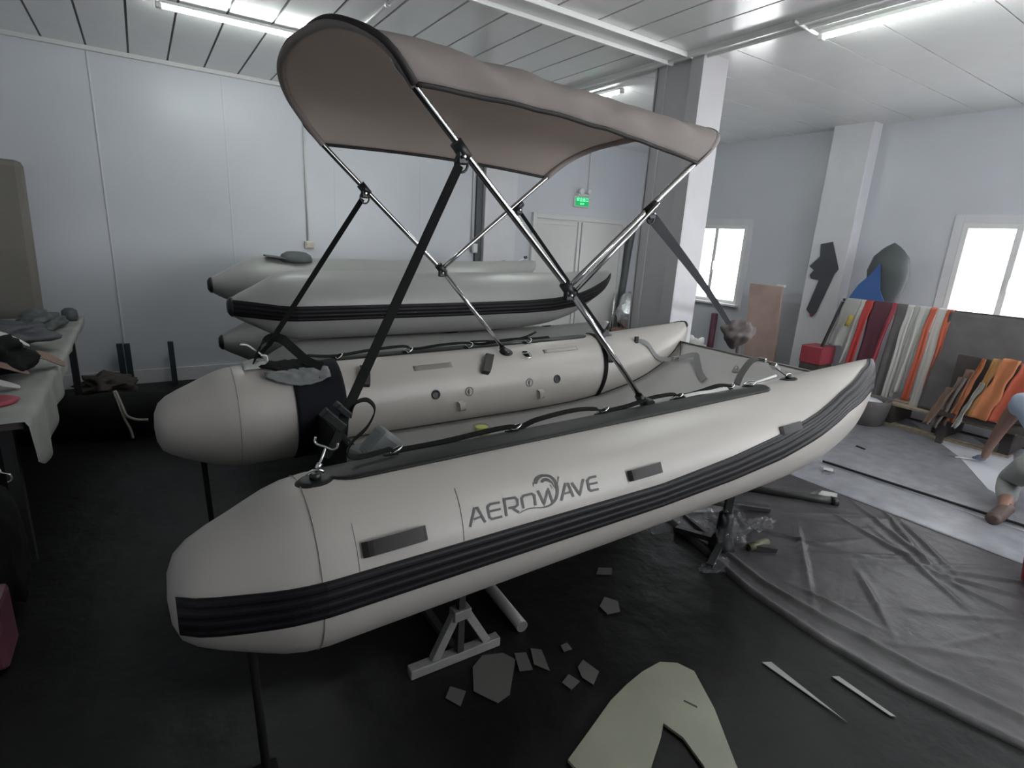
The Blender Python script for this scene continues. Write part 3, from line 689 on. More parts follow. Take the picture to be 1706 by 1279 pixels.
# canopy fabric
Ad = smoothpts(A_arch, 6); Bd = smoothpts(B_arch, 6)
def resample(pts, n):
    L = [0]
    for p_, q_ in zip(pts, pts[1:]): L.append(L[-1]+(q_-p_).length)
    out = []
    for i in range(n+1):
        t_ = L[-1]*i/n; k = min(len(pts)-2, max(0, int(np.searchsorted(L, t_))-1)); out.append(pts[k].lerp(pts[k+1], (t_-L[k])/(L[k+1]-L[k]+1e-9)))
    return out
NV = 48; Au = resample(Ad, NV); Bu = resample(Bd, NV); cen_ = Vector((1.35, 2.17, 1.95))
def fab(u, v):
    j = int(round(v*NV)); p_ = Au[j].lerp(Bu[j], u)
    out = (p_-Vector((p_.x, 2.17, 1.95))); out.normalize()
    e = min(1, v*7, (1-v)*7); sag = -.020*math.sin(math.pi*u)*e
    edge = .10*math.sin(math.pi*u)*(1-min(1, v*3.2)) + .06*math.sin(math.pi*u)*(1-min(1, (1-v)*3.2))
    wr_ = .012*noise.noise(Vector((u*3+v*5, v*6-u*9, 1.3)))*e + .006*noise.noise(Vector((u*14, v*9+u*9, 4.)))*math.sin(math.pi*u)
    # slanting tension creases running in from the near stern corner
    wr_ += .010*math.sin(u*30+v*22)*math.exp(-((u-.16)/.17)**2)*math.exp(-((v-.13)/.13)**2) + .008*math.sin(u*34-v*26)*math.exp(-((u-.55)/.2)**2)*math.exp(-((v-.10)/.10)**2) + .008*math.sin(u*22+v*20)*math.exp(-((u-.85)/.14)**2)*math.exp(-((v-.15)/.15)**2)
    q = p_+out*(.014+sag*.6+wr_)
    q.z += edge*.30; q.y += (2.17-q.y)*edge*.15
    return q
b = MB(); b.solidgrid(fab, lambda u, v: (0, 0, .0), 0, 60, NV) if False else None
A = [[b.bm.verts.new(fab(i/60, j/NV)) for j in range(NV+1)] for i in range(61)]
for i in range(60):
    for j in range(NV): b._f([A[i][j], A[i][j+1], A[i+1][j+1], A[i+1][j]], True)
fo = b.build('canopy_fabric', 'canvas', bim)
md = fo.modifiers.new('thick', 'SOLIDIFY'); md.thickness = .002; md.offset = 0
def edge(pts, name, w_=.011):
    b = MB(); b.tube(pts, w_, 8); return b.build(name, 'hem', bim)
edge([fab(i/60, 0) for i in range(61)], 'side_hem', .008); edge([fab(i/60, 1) for i in range(61)], 'side_hem', .008)
b = MB()
b.tube(Au, .0138, 14); b.build('stern_sleeve', 'canvas', bim); b = MB(); b.tube([fab(0, j/NV)+Vector((-.004, 0, 0)) for j in range(NV+1)], [.0065+.006*max(0, 1-j/NV*3) for j in range(NV+1)], 8); b.build('stern_hem', 'hem', bim)
b = MB(); b.tube(Bu, .0155, 14); b.build('bow_hem', 'canvas', bim); b = MB(); b.tube([fab(1, j/NV) for j in range(NV+1)], .004, 8); b.build('bow_piping', 'hem', bim)
# support straps
def strap(a, b_, w_, wdir, name='support_strap', sag=0., m='web'):
    a, b_ = Vector(a), Vector(b_); s_ = MB(); n = 16
    s_.ribbon([a.lerp(b_, i/n)-Vector((0, 0, sag*math.sin(math.pi*i/n))) for i in range(n+1)], w_, .003, wdir); return s_.build(name, m, bim)
st = strap(J1+Vector((-.01, -.01, -.05)), (.437, 1.48, 1.14), .030, (1, .15, .45))
b = MB()
for jj, sgn in ((J1, 1), (J2, 1), (J3, -1), (J4, -1)):
    pts = [jj+Vector((sgn*(.0+.022*math.sin(a)), -.004, -.045+.026*math.cos(a))) for a in [2*math.pi*k/14 for k in range(14)]]
    b = MB(); b.tube(pts, .0042, 8, closed=True); b.build('strap_loop', 'black', bim)
# buckle, hook and loose tail on the near stern strap
b = MB(); b.box((.405, 1.49, 1.125), (.075, .035, .030), Matrix.Rotation(.8, 3, 'Y'), .004); b.box((.43, 1.48, 1.155), (.05, .04, .02), Matrix.Rotation(.8, 3, 'Y'), .004); b.build('strap_buckle', 'band', bim)
b = MB(); b.ribbon(smoothpts([(.437, 1.48, 1.14), (.42, 1.48, 1.09), (.40, 1.48, 1.05), (.376, 1.48, 1.02)], 5), .034, .004, (1, .3, .3)); b.build('strap_end', 'web', bim)
b = MB(); b.ribbon(smoothpts([(.452, 1.478, 1.128), (.47, 1.49, 1.165), (.505, 1.49, 1.172), (.528, 1.49, 1.14), (.505, 1.49, 1.09), (.462, 1.50, 1.045), (.452, 1.51, 1.005), (.485, 1.52, .985), (.56, 1.53, .985), (.60, 1.54, .985)], 6), .026, .0035, (.45, 1, .1)); b.build('strap_tail', 'web', bim)
st = strap(J2+Vector((-.01, 0, -.05)), (.47, 2.83, 1.08), .026, (1, 0, .5))
b = MB(); b.ribbon(smoothpts([(.47, 2.83, 1.08), (.44, 2.85, 1.04), (.41, 2.88, .985)], 4), .03, .004, (1, .3, .3)); b.build('strap_end', 'web', bim)
strap(J4+Vector((.01, 0, -.05)), (2.68, 2.82, 1.045), .022, (1, 0, .6))
b = MB(); b.box((2.69, 2.82, 1.035), (.06, .03, .04), Matrix.Rotation(-.7, 3, 'Y'), .006); b.tube([(2.70, 2.82, 1.03), (2.76, 2.83, 1.015)], .012, 8); b.build('strap_buckle', 'slate', bim)
strap(J3+Vector((.01, 0, -.045)), (4.60, 3.152, .985), .044, (.5, -.5, .73), sag=-.02, m='slate')

# ================================================================ THINGS LYING ON THE MAIN BOAT
# black folded cover and grey flap on far stern
b = MB()
def clothf(u, v):
    x = .47+.36*u; y0 = 2.62+.30*v
    p_ = FA.P(x, 96+(1-v)*38*u, .012+.010*noise.noise(Vector((u*6, v*6, 0))))
    return p_
b.solidgrid(lambda u, v: FA.P(.415+.26*u+.06*v*0, 97+v*(10+30*u), .014+.014*abs(noise.noise(Vector((u*7, v*4, 0))))), lambda u, v: (0, -.3, 1), .006, 20, 14)
tag(b.build('boat_cover', 'blackcloth'), 'crumpled black cloth lying over the stern top of the far pontoon', 'cloth')
b = MB(); b.solidgrid(lambda u, v: FA.P(.43+.30*u, 118+v*(8+26*u*(1.15-u)*1.6), .018+.020*abs(noise.noise(Vector((u*6+3, v*3, 2))))), lambda u, v: (0, -.5, .8), .005, 20, 10)
tag(b.build('grey_rag', 'greycloth'), 'grey sheet flap hanging below the black cloth on the far pontoon', 'rag')
b = MB(); b.solidgrid(lambda u, v: FA.P(.35+.13*u, 84+v*24, .012+.03*math.sin(math.pi*u)*math.sin(math.pi*v)*(.7+.5*noise.noise(Vector((u*9, v*9, 0))))), lambda u, v: (0, 0, 1), .004, 12, 12)
cw = tag(b.build('plastic_bag', 'ltgrey'), 'small crumpled whitish plastic bag tied with cord on the far pontoon stern', 'plastic bag')
b = MB(); b.tube(smoothpts([(.345, 2.84, 1.09), (.375, 2.84, 1.085), (.40, 2.84, 1.065), (.435, 2.84, 1.035), (.45, 2.84, 1.01), (.44, 2.84, .985)], 4), .0045, 8); b.tube(smoothpts([(.43, 2.82, 1.035), (.455, 2.82, 1.03), (.46, 2.83, 1.0)], 4), .005, 8); b.build('cord', 'cord_white', cw)
b = MB(); b.ribbon(smoothpts([(.40, 2.84, .985), (.45, 2.84, 1.10), (.52, 2.82, 1.115), (.58, 2.80, 1.06), (.64, 2.77, 1.00), (.70, 2.74, .975)], 6), .05, .005, (.5, .6, .6)); tag(b.build('webbing_strap', 'web'), 'loose black webbing strap arched over the stern of the far pontoon', 'strap')
b = MB(); b.lathe([(.042, 0), (.050, .002), (.050, .046), (.046, .048), (.038, .046), (.036, .002)], (1.46, 2.42, .603), seg=32); r_ = b.build('tape_roll', 'clear'); tag(r_, 'roll of clear tape with yellow core standing on the boat deck', 'tape roll')
b = MB(); b.lathe([(.030, 0), (.0375, 0), (.0375, .040), (.030, .040)], (1.46, 2.42, .604), seg=32); b.build('tape_core', 'tape', r_)
b = MB(); b.solidgrid(lambda u, v: Vector((.92+.50*u, 2.05+.34*v-.10*u, .604+.05*math.sin(math.pi*u)*math.sin(math.pi*v)*(1+noise.noise(Vector((u*7, v*7, 3)))))), lambda u, v: (0, 0, 1), .005, 18, 12)
tag(b.build('folded_cloth', 'darkred'), 'crumpled dark red cloth on the deck beside the tape roll', 'cloth')

# ================================================================ STACKED BOATS
stk_u, UN, UF, _ = make_boat('grey inflatable catamaran on top of the stack behind the foreground boat', stn_b(.45, 1.095), 4.15, 5.45, 'pvc_old', False, dzf=.02)
stk_l, LN, LF, _ = make_boat('grey inflatable catamaran at the bottom of the stack behind the foreground boat', stn_b(.50, .585), 4.15, 5.45, 'pvc_old', False, dzf=.02)
for P_, r_ in ((LN, stk_l),):
    o = P_.oval(2.15, 95, .09, .05, 'ring_base', 'band', r_); P_.oval(3.2, 95, .06, .04, 'ring_base', 'band', r_)
    webloop(P_, 1.62, 1.72, 104, 128, .02, 'carry_handle', r_, 'web', along=False)
o = UF.oval(3.5, 85, .03, .02, 'ring_base', 'band', stk_u)
b = MB(); b.tube(smoothpts([(3.62, 5.45, 1.36), (3.70, 5.44, 1.40), (3.78, 5.43, 1.445)], 4), .008, 8); b.build('bow_handle', 'white', stk_u)
b = MB(); b.bar((3.76, 5.43, 1.44), (3.80, 5.43, 1.45), .03, .03, bev=.004); b.build('bow_knob', 'black', stk_u)
# black cap on the far pontoon of the upper boat
cp = MB(); cx, cy, cz = 1.17, 5.36, 1.355
cp.lathe([(.14, 0), (.142, .02), (.13, .05), (.09, .075), (.02, .085)], (cx, cy, cz-.01), (0, -.12, 1), 24)
for v in cp.bm.verts: v.co.y = cy+(v.co.y-cy)*.7
ck = cp.build('peaked_hat', 'slate2'); tag(ck, 'dark peaked hat resting on the rear pontoon of the topmost stacked boat', 'hat')
b = MB(); b.solidgrid(lambda u, v: Vector((cx-.10-.17*u, cy-.09*(1-.35*u)+.18*v*(1-.35*u), cz+.004+.018*u+.012*math.sin(math.pi*v))), lambda u, v: (0, 0, 1), .006, 8, 8); b.build('hat_peak', 'slate2', ck)
# trestles below
def trestle(x, y0, y1, z, label, m='dark_metal', group=None):
    r_ = MB(); r_.bar((x, y0, z-.03), (x, y1, z-.03), .05, .06); r_ = r_.build('boat_trestle', m); tag(r_, label, 'trestle', group)
    for y in (y0+.15, y1-.15):
        for s_ in (-1, 1): b = MB(); b.bar((x, y, z-.04), (x+s_*.20, y, .0), .035, .035); b.build('leg', m, r_)
    return r_
trestle(1.4, 3.95, 5.65, .337, 'dark low trestle under the rear half of the boat stack')
trestle(3.0, 3.95, 5.65, .345, 'dark low trestle under the front half of the boat stack')

# ================================================================ STANDS UNDER THE MAIN BOAT
sa = empty('boat_stand', 'white steel boat stand with triangular foot under the near pontoon', 'boat stand')
b = MB(); b.bar((.695, 1.61, .022), (1.09, 1.60, .022), .042, .042, bev=.004); b.build('base_bar', 'white_metal', sa)
for p0, p1 in (((.80, 1.61, .04), (.885, 1.60, .225)), ((1.03, 1.605, .04), (.925, 1.60, .225))):
    b = MB(); b.bar(p0, p1, .034, .034, bev=.003); b.build('brace', 'white_metal', sa)
b = MB(); b.box((.905, 1.60, .222), (.075, .05, .045), bev=.004); b.build('brace_collar', 'white_metal', sa)
b = MB(); b.bar((.905, 1.60, .0), (.905, 1.60, .44), .028, .028); b.build('post', 'dark_metal', sa)
b = MB(); b.bar((.86, 1.56, .455), (.95, 1.60, .485), .08, .02); b.build('saddle', 'dark_metal', sa)
b = MB(); b.bar((.905, 1.60, .018), (.905, 2.85, .018), .03, .03); b.build('cross_bar', 'dark_metal', sa)
rebase(sa, (.9, 1.6, 0))
b = MB(); seg = 24
for r0, r1 in ((.026, .022),):
    a0, a1 = Vector((1.215, 1.60, .030)), Vector((1.262, 2.30, .030)); z_ = (a1-a0).normalized(); x_ = z_.orthogonal().normalized()
    b.lathe([(r0, 0), (r0, (a1-a0).length), (r1, (a1-a0).length), (r1, .0)], a0, z_, seg)
tag(b.build('steel_tube', 'white_metal'), 'white open-ended steel tube lying on the floor beside the triangular stand foot', 'tube')
sb = empty('boat_stand', 'black steel boat stand wrapped in clear film near the bow', 'boat stand')
b = MB(); b.bar((2.60, 1.61, .0), (2.612, 1.60, .47), .038, .038); b.build('post', 'dark_metal', sb)
b = MB(); b.lathe([(.075, 0), (.065, .05), (.045, .10), (.042, .22), (.028, .24)], (2.60, 1.60, 0), seg=16); b.build('base_hub', 'black', sb)
for e in ((2.85, 1.42, .02), (2.36, 1.50, .02), (2.52, 1.86, .02), (2.95, 1.66, .02)):
    b = MB(); b.bar((2.60, 1.60, .05), e, .035, .03); b.build('foot', 'dark_metal', sb)
b = MB(); b.lathe([(.022, 0), (.022, .16), (.018, .16), (.018, .0)], (2.70, 1.50, .035), (1, -.1, 0), 16); b.build('open_pipe', 'olive', sb)
b = MB(); b.bar((2.57, 1.57, .478), (2.65, 1.61, .505), .08, .02); b.build('saddle', 'dark_metal', sb)
def crumple(c_, r, seed, label=None, parent=None, m='clear', name='film_scrap'):
    b = MB(); t = bmesh.new(); bmesh.ops.create_icosphere(t, subdivisions=4, radius=1)
    def f(co):
        n = noise.noise(co*2.2+Vector((seed, 0, 0)))+.6*noise.noise(co*5+Vector((0, seed, 0)))
        v = co*(1+.55*n); return Vector((c_[0]+v.x*r[0], c_[1]+v.y*r[1], max(.004, c_[2]+v.z*r[2])))
    b.merge(t, f, False); o = b.build(name, m, parent)
    if label: tag(o, label, 'plastic film')
    return o
crumple((2.63, 1.58, .13), (.09, .09, .12), 3, None, sb, 'clear', 'clear_wrap'); crumple((2.72, 1.72, .07), (.10, .09, .07), 7, None, sb, 'clear', 'clear_wrap')
rebase(sb, (2.6, 1.6, 0))
for y, lab in ((1.48, 'slim dark post prop under the stern of the near pontoon'), (2.88, 'slim dark post prop under the stern of the far pontoon')):
    b = MB(); b.tube([(.165, y, .0), (.150, y, .515)], .013, 12); r_ = b.build('prop_post', 'blackcloth'); tag(r_, lab, 'prop')
    box('foot_plate', (.165, y, .004), (.07, .07, .008), 'blackcloth', r_, bev=.003)
b = MB(); b.bar((2.60, 2.84, 0), (2.60, 2.84, .50), .038, .038); r_ = b.build('prop_post', 'dark_metal'); tag(r_, 'dark square post prop under the far pontoon near the bow', 'prop')
box('foot_plate', (2.6, 2.84, .006), (.2, .2, .012), 'dark_metal', r_)

# ================================================================ FLOOR COVERS AND SCRAPS
def film(name, edge_l, edge_r, ya, yb, m, label, amp, z0=.006, nu=70, nv=110, fold=0., seed=0.):
    b = MB()
    def f(u, v):
        y = ya+(yb-ya)*v; xl, xr = edge_l(y), edge_r(y); x = xl+(xr-xl)*u
        z = z0+amp*max(0, noise.noise(Vector((x*1.8, y*1.1+seed, seed)))+.25)+amp*.6*abs(noise.noise(Vector((x*6+y*2, y*2.5, seed+4))))
        z += fold*math.exp(-((x-xl-.012)/.022)**2)+fold*.7*math.exp(-((x-xl-.16-.03*math.sin(y*3))/.020)**2)
        # long sharp creases
        for k, (cx_, cy_, dx, dy, w_, h_, ln_) in enumerate(CREASE):
            q = (x-cx_)*dy-(y-cy_)*dx; along = (x-cx_)*dx+(y-cy_)*dy
            if abs(q) < .12: z += h_*math.exp(-(q/w_)**2)*math.exp(-(along/ln_)**2)*min(1, amp/.006)
        e = min(1, u*nu/3, (1-u)*nu/3)
        return Vector((x, y, .002+z*e if name != 'x' else z))
    b.solidgrid(f, lambda u, v: (0, 0, -1), .0015, nu, nv)
    o = b.build(name, m); tag(o, label, 'plastic sheet'); return o
CREASE = []
CR_SEG = [(3.93, 1.47, 3.40, 0.72), (3.40, 0.72, 3.38, 0.46), (4.04, 1.36, 3.50, 0.90), (3.96, 1.22, 3.58, 0.83), (3.52, 0.83, 3.79, 0.56), (2.63, 1.14, 2.66, 0.87), (3.44, 0.84, 3.61, 0.51), (2.97, 1.66, 3.24, 1.18), (3.18, 1.47, 2.71, 1.15), (3.03, 1.04, 2.74, 0.80), (3.59, 1.14, 3.24, 0.67), (3.64, 1.48, 3.44, 0.84)]
for x1_, y1_, x2_, y2_ in CR_SEG:
    L_ = math.hypot(x2_-x1_, y2_-y1_); CREASE.append(((x1_+x2_)/2, (y1_+y2_)/2, (x2_-x1_)/L_, (y2_-y1_)/L_, .016, .016, L_*.55))
for k in range(14):
    a = random.uniform(-.9, .2); CREASE.append((random.uniform(2.6, 4.0), random.uniform(.2, 2.1), math.cos(a), math.sin(a), random.uniform(.012, .022), random.uniform(.004, .009), .35))
el = interp([0, .2, .58, .94, 1.29, 1.52, 1.96, 2.6, 3.4], [2.46, 2.434, 2.347, 2.335, 2.37, 2.44, 2.56, 2.7, 2.8])
film('plastic_sheet', el, lambda y: 4.06-.02*y, -.4, 2.9, 'film', 'wrinkled black plastic sheet on the floor right of the near stand', .008, fold=.022, nu=150, nv=280)
film('plastic_sheet', lambda y: 4.07-.02*y, lambda y: 4.60-.025*y, -.3, 2.6, 'film_grey', 'narrow smooth dark plastic sheet between the wrinkled sheet and the pale grey one', .003, nu=20, nv=80, seed=5)
film('plastic_sheet', lambda y: 4.64-.07*y, lambda y: 6.75, -.6, 2.6, 'film_grey', 'plastic sheet coloured pale grey for its window sheen, on the floor under the kneeling person', .002, nu=40, nv=80, seed=9)
b = MB(); b.bar((4.515, 2.02, .022), (4.66, .60, .022), .018, .018, bev=.004); tag(b.build('floor_batten', 'black'), 'long thin black batten on the floor along the edge of the grey sheet', 'batten')
b = MB(); b.tube([(3.30, 2.15, .030), (3.72, 1.66, .030), (3.79, 1.59, .030)], .028, 16); r_ = b.build('black_pipe', 'dark_metal'); tag(r_, 'dark round pipe lying on the plastic sheet below the bow', 'pipe')
b = MB(); b.tube([(3.79, 1.59, .030), (3.82, 1.555, .030)], .031, 16); b.build('end_cap', 'black', r_)
b = MB(); b.bar((2.95, 1.95, .06), (3.27, 1.72, .03), .05, .04, bev=.008); tag(b.build('wood_offcut', 'dark_metal'), 'short dark bar lying on the sheet just behind the black stand', 'bar')
def flat(name, poly, z, th, m, label, cat='offcut', group=None, parent=None):
    b = MB(); b.prism(poly, z, z+th); o = b.build(name, m, parent)
    if label: tag(o, label, cat, group)
    return o
# clear film scraps near the black stand
for c_, r, s_, lab in (((2.52, 1.93, .012), (.16, .06, .03), 2, 'crumpled clear film under the hull left of the black stand'), ((3.02, 1.62, .04), (.10, .05, .03), 5, 'small crumpled clear film right behind the black stand'), ((4.33, 1.88, .012), (.06, .035, .012), 8, 'small scrap of clear film beside the long batten'), ((2.42, 1.50, .012), (.10, .05, .02), 12, 'shiny crumpled film at the left foot of the black stand')):
    crumple(c_, r, s_, lab)
flat('paper_scrap', [(3.84, 1.70), (3.93, 1.72), (3.99, 1.64), (3.90, 1.60)], .016, .002, 'ltgrey', 'small square pale scrap beside the end of the dark pipe', 'scrap')
flat('paper_scrap', [(4.31, 1.91), (4.36, 1.93), (4.40, 1.88), (4.34, 1.85)], .030, .002, 'whitest', 'small round white scrap beside the long batten', 'scrap')
b = MB(); b.bar((5.22, 2.08, .014), (5.20, 2.00, .014), .022, .012, bev=.003); tag(b.build('marker_pen', 'black'), 'small black marker lying on the grey sheet', 'pen')
# cream board with a V notch
bp = [(1.00, 1.02), (1.14, 1.07), (1.29, 1.125), (1.40, 1.15), (1.50, 1.165), (1.60, 1.165), (1.66, 1.125), (1.685, 1.06), (1.60, .90), (1.471, .72), (1.40, .60), (1.335, .69), (1.375, .777), (1.40, .88), (1.385, .955), (1.34, .925), (1.227, .865), (1.12, .79), (1.02, .80)]
bo = flat('cut_board', bp, .003, .012, 'board', 'cream coloured cut board with a dark V notch at the bottom edge of the photo', 'board')
b = MB(); b.prism([(1.545, .935), (1.552, .940), (1.533, .985), (1.525, .982)], .0150, .0155); b.build('dark_mark', 'black', bo)
flat('pvc_sliver', [(1.985, .952), (2.022, .934), (1.99, .615)], .003, .004, 'sliver', 'long pale grey triangular sliver on the floor, the larger of the two')
flat('pvc_sliver', [(2.168, .760), (2.195, .745), (2.180, .530), (2.165, .545)], .003, .004, 'sliver', 'thin pale grey sliver on the floor, the narrower of the two')
flat('pvc_offcut', [(.995, 1.565), (1.075, 1.535), (1.10, 1.48), (.985, 1.345), (.925, 1.335), (.875, 1.425), (.93, 1.53)], .003, .003, 'scrap', 'largest dull grey offcut on the floor in front of the triangular foot')
for poly, lab in (([(1.63, 1.56), (1.70, 1.60), (1.735, 1.545), (1.69, 1.485), (1.625, 1.50)], 'rounded pale offcut on the floor under the hull right of the steel tube'),
                  ([(1.79, 1.76), (1.84, 1.80), (1.90, 1.76), (1.86, 1.72)], 'small oval offcut nearest the hull shadow'),
                  ([(1.115, 1.51), (1.16, 1.49), (1.13, 1.40), (1.08, 1.42)], 'small dim oval offcut touching the largest offcut'),
                  ([(1.19, 1.50), (1.225, 1.47), (1.185, 1.36), (1.15, 1.42)], 'narrow leaf-shaped offcut right of the largest offcut'),
                  ([(1.31, 1.45), (1.345, 1.45), (1.34, 1.41), (1.30, 1.415)], 'tiny pale offcut up the floor from the leaf-shaped one'),
                  ([(1.295, 1.32), (1.34, 1.34), (1.355, 1.26), (1.29, 1.22), (1.275, 1.27)], 'small shield-shaped offcut left of the cream board'),
                  ([(1.19, 1.29), (1.24, 1.31), (1.255, 1.26), (1.20, 1.245)], 'small blunt offcut beside the shield-shaped one'),
                  ([(.77, 1.45), (.81, 1.49), (.85, 1.44), (.80, 1.39)], 'small pale offcut left of the largest offcut')):
    flat('pvc_offcut', poly, .003, .003, 'scrap', lab)

# ================================================================ LEFT SIDE
tb_ = empty('work_table', 'long work table along the left wall with a cloth hanging over its edge', 'table')
box('tabletop', (-1.04, 4.65, .725), (1.04, 3.1, .04), 'wood_dark', tb_, bev=.004)
for x in (-.60, -1.48):
    for y in (3.2, 6.0): box('leg', (x, y, .353), (.05, .05, .705), 'dark_metal', tb_)
rebase(tb_, (-1.04, 4.45, 0))
b = MB()
def tc(u, v):
    y = 3.05+3.16*v; drop = float(np.interp(y, [3.05, 3.3, 3.6, 4.1, 4.6, 5.2, 6.2], [.20, .30, .27, .17, .07, .05, .04]))+.04*noise.noise(Vector((0, y*3, 1)))
    L = 1.06; s_ = u*(L+drop)
    if s_ < L: return Vector((-1.56+s_, y, .752+.004*noise.noise(Vector((s_*6, y*5, 0)))))
    d_ = s_-L; return Vector((-.497+.012*math.sin(y*17)*min(1, d_*6), y, .750-d_))
b.solidgrid(tc, lambda u, v: (.25, 0, .25), .006, 44, 110)
tag(b.build('tablecloth', 'white_cloth'), 'stained off-white cloth covering the work table at left', 'tablecloth')
def heap(name, c_, r, seed, m, label, cat, rough=.5, sub=4):
    b = MB(); t = bmesh.new(); bmesh.ops.create_icosphere(t, subdivisions=sub, radius=1)
    zmin = c_[2]-r[2]
    def f(co):
        n = noise.noise(co*1.6+Vector((seed, 0, 0)))+.5*noise.noise(co*4+Vector((0, seed, 0)))
        v = co*(1+rough*n); return Vector((c_[0]+v.x*r[0], c_[1]+v.y*r[1], max(zmin, c_[2]+v.z*r[2])))
    b.merge(t, f, True); o = b.build(name, m); tag(o, label, cat); return o
heap('fabric_pile', (-.86, 4.78, .85), (.26, .30, .09), 2, 'slate', 'heap of dark grey fabric at the back of the cloth-covered table', 'fabric')
heap('fabric_pile', (-.80, 4.0, .87), (.22, .26, .11), 6, 'blackcloth', 'heap of black fabric in the middle of the cloth-covered table', 'fabric')
heap('fabric_pile', (-.72, 5.55, .83), (.14, .28, .075), 9, 'slate2', 'smaller dark fabric bundle near the wall end of the table', 'fabric')
def leaf(pts, w_, m, label, th=.004, wd=(0, 1, 0)):
    b = MB(); P_ = smoothpts(pts, 6); n = len(P_); b.ribbon(P_, [w_*math.sin(math.pi*(.08+.88*i/(n-1)))**.6 for i in range(n)], th, wd); o = b.build('fabric_strip', m); return tag(o, label, 'fabric strip')
leaf([(-1.0, 3.85, 1.03), (-.85, 3.9, 1.04), (-.70, 4.0, .99), (-.60, 4.1, .90)], .05, 'ltgrey', 'light grey curved strip arching over the black fabric heap', wd=(0, 1, .4))
leaf([(-.82, 3.9, .81), (-.70, 4.0, .85), (-.56, 4.1, .84), (-.46, 4.15, .765)], .14, 'brownst', 'dark brown pointed strip hanging over the table edge', wd=(.2, 1, 0))
leaf([(-.86, 3.60, .86), (-.74, 3.62, .83), (-.60, 3.66, .765)], .09, 'ltgrey', 'pale strip lying in front of the black fabric heap', wd=(.2, 1, 0))
leaf([(-.80, 3.75, .88), (-.70, 3.78, .87), (-.58, 3.82, .80)], .08, 'brownst', 'short brown strip lying over the pale strip on the table', wd=(.2, 1, 0))
b = MB(); b.lathe([(.10, 0), (.11, .012), (.08, .022), (.02, .026)], (-.68, 3.42, .752), seg=24); tag(b.build('red_pad', 'pink'), 'flat round red pad on the cloth-covered table', 'pad')
b = MB(); b.lathe([(.035, 0), (.042, .01), (.042, .10), (.034, .13), (.022, .145), (.022, .165)], (-.655, 3.18, .752), seg=20); r_ = b.build('glass_jar', 'clear'); tag(r_, 'small clear jar with a pale lid at the left edge of the photo', 'jar')
b = MB(); b.lathe([(.030, 0), (.032, .015), (.026, .05), (.010, .062)], (-.655, 3.18, .915), seg=20); b.build('jar_lid', 'whitest', r_)
heap('cloth_bundle', (-.62, 2.82, .28), (.09, .15, .27), 3, 'blackcloth', 'dark cloth bundle standing on the floor under the table front', 'bundle', .25)
b = MB(); b.box((-.64, 2.48, .13), (.16, .20, .26), bev=.02); r_ = b.build('red_container', 'maroon'); tag(r_, 'dark red container on the floor below the table at the left edge', 'container')
b = MB(); b.lathe([(.03, 0), (.03, .03)], (-.64, 2.48, .258), seg=16); b.build('container_cap', 'black', r_)
b = MB(); b.tube(smoothpts([(-.72, 3.04, .71), (-.62, 3.0, .60), (-.60, 2.98, .56), (-.575, 2.98, .545), (-.57, 2.98, .52), (-.585, 2.98, .51)], 4), .004, 6); tag(b.build('wire_hook', 'steel'), 'small bright wire hook hanging below the table edge', 'hook')
b = MB(); b.box((-1.02, 6.38, 1.03), (.46, .12, 2.06), Matrix.Rotation(.02, 3, 'Y'), .05); tag(b.build('foam_panel', 'beige'), 'tall beige-grey rounded panel standing against the back wall behind the table', 'panel')
b = MB(); b.lathe([(.05, 0), (.06, .03), (.055, .09), (.03, .11)], (-.58, 6.0, .752), seg=16); tag(b.build('dark_pot', 'slate2'), 'small dark pot at the far corner of the work table', 'pot')
# black covered roll on the floor with a tied cord
b = MB(); pts = [(-.95, 5.2, .16), (-.6, 5.1, .16), (-.25, 5.02, .165), (.05, 4.98, .16), (.25, 4.95, .15), (.34, 4.94, .11)]
P_ = smoothpts(pts, 6); b.tube(P_, [.165+.02*noise.noise(p_*4) if i < len(P_)-6 else .165*(len(P_)-i)/7 for i, p_ in enumerate(P_)], 28)
for v in b.bm.verts: v.co.z = max(.003, v.co.z+.02*noise.noise(v.co*6)); v.co.y += .03*noise.noise(v.co*5)
r_ = b.build('rolled_tarpaulin', 'blackcloth'); tag(r_, 'long black rolled tarpaulin on the floor in the left corner', 'tarpaulin')
b = MB()
b.tube(smoothpts([(-.28, 5.02, .345), (-.26, 4.92, .31), (-.24, 4.86, .25), (-.22, 4.84, .19), (-.16, 4.82, .16), (-.09, 4.82, .15)], 5), .011, 8)
b.tube(smoothpts([(-.29, 5.01, .345), (-.27, 4.91, .30), (-.255, 4.86, .24), (-.235, 4.84, .16), (-.21, 4.82, .09), (-.20, 4.80, .02)], 5), .010, 8)
b.build('tie_cord', 'rope', r_)
for x, y, lab in ((-.275, 6.47, 'dark steel post at the back wall, left of the adjoining pair'), (-.215, 6.45, 'dark steel post at the back wall, right of the adjoining pair'), (.150, 6.46, 'single dark steel post at the back wall near the stacked boats')):
    b = MB(); b.bar((x, y, 0), (x-.005, y, .445), .055, .05, bev=.004); tag(b.build('steel_post', 'post'), lab, 'post', 'short dark posts by the back wall')
heap('floor_clutter', (-.42, 6.15, .12), (.20, .18, .10), 15, 'wood_dark', 'small brown pile of scraps on the floor in the far left corner', 'scrap pile', .7)

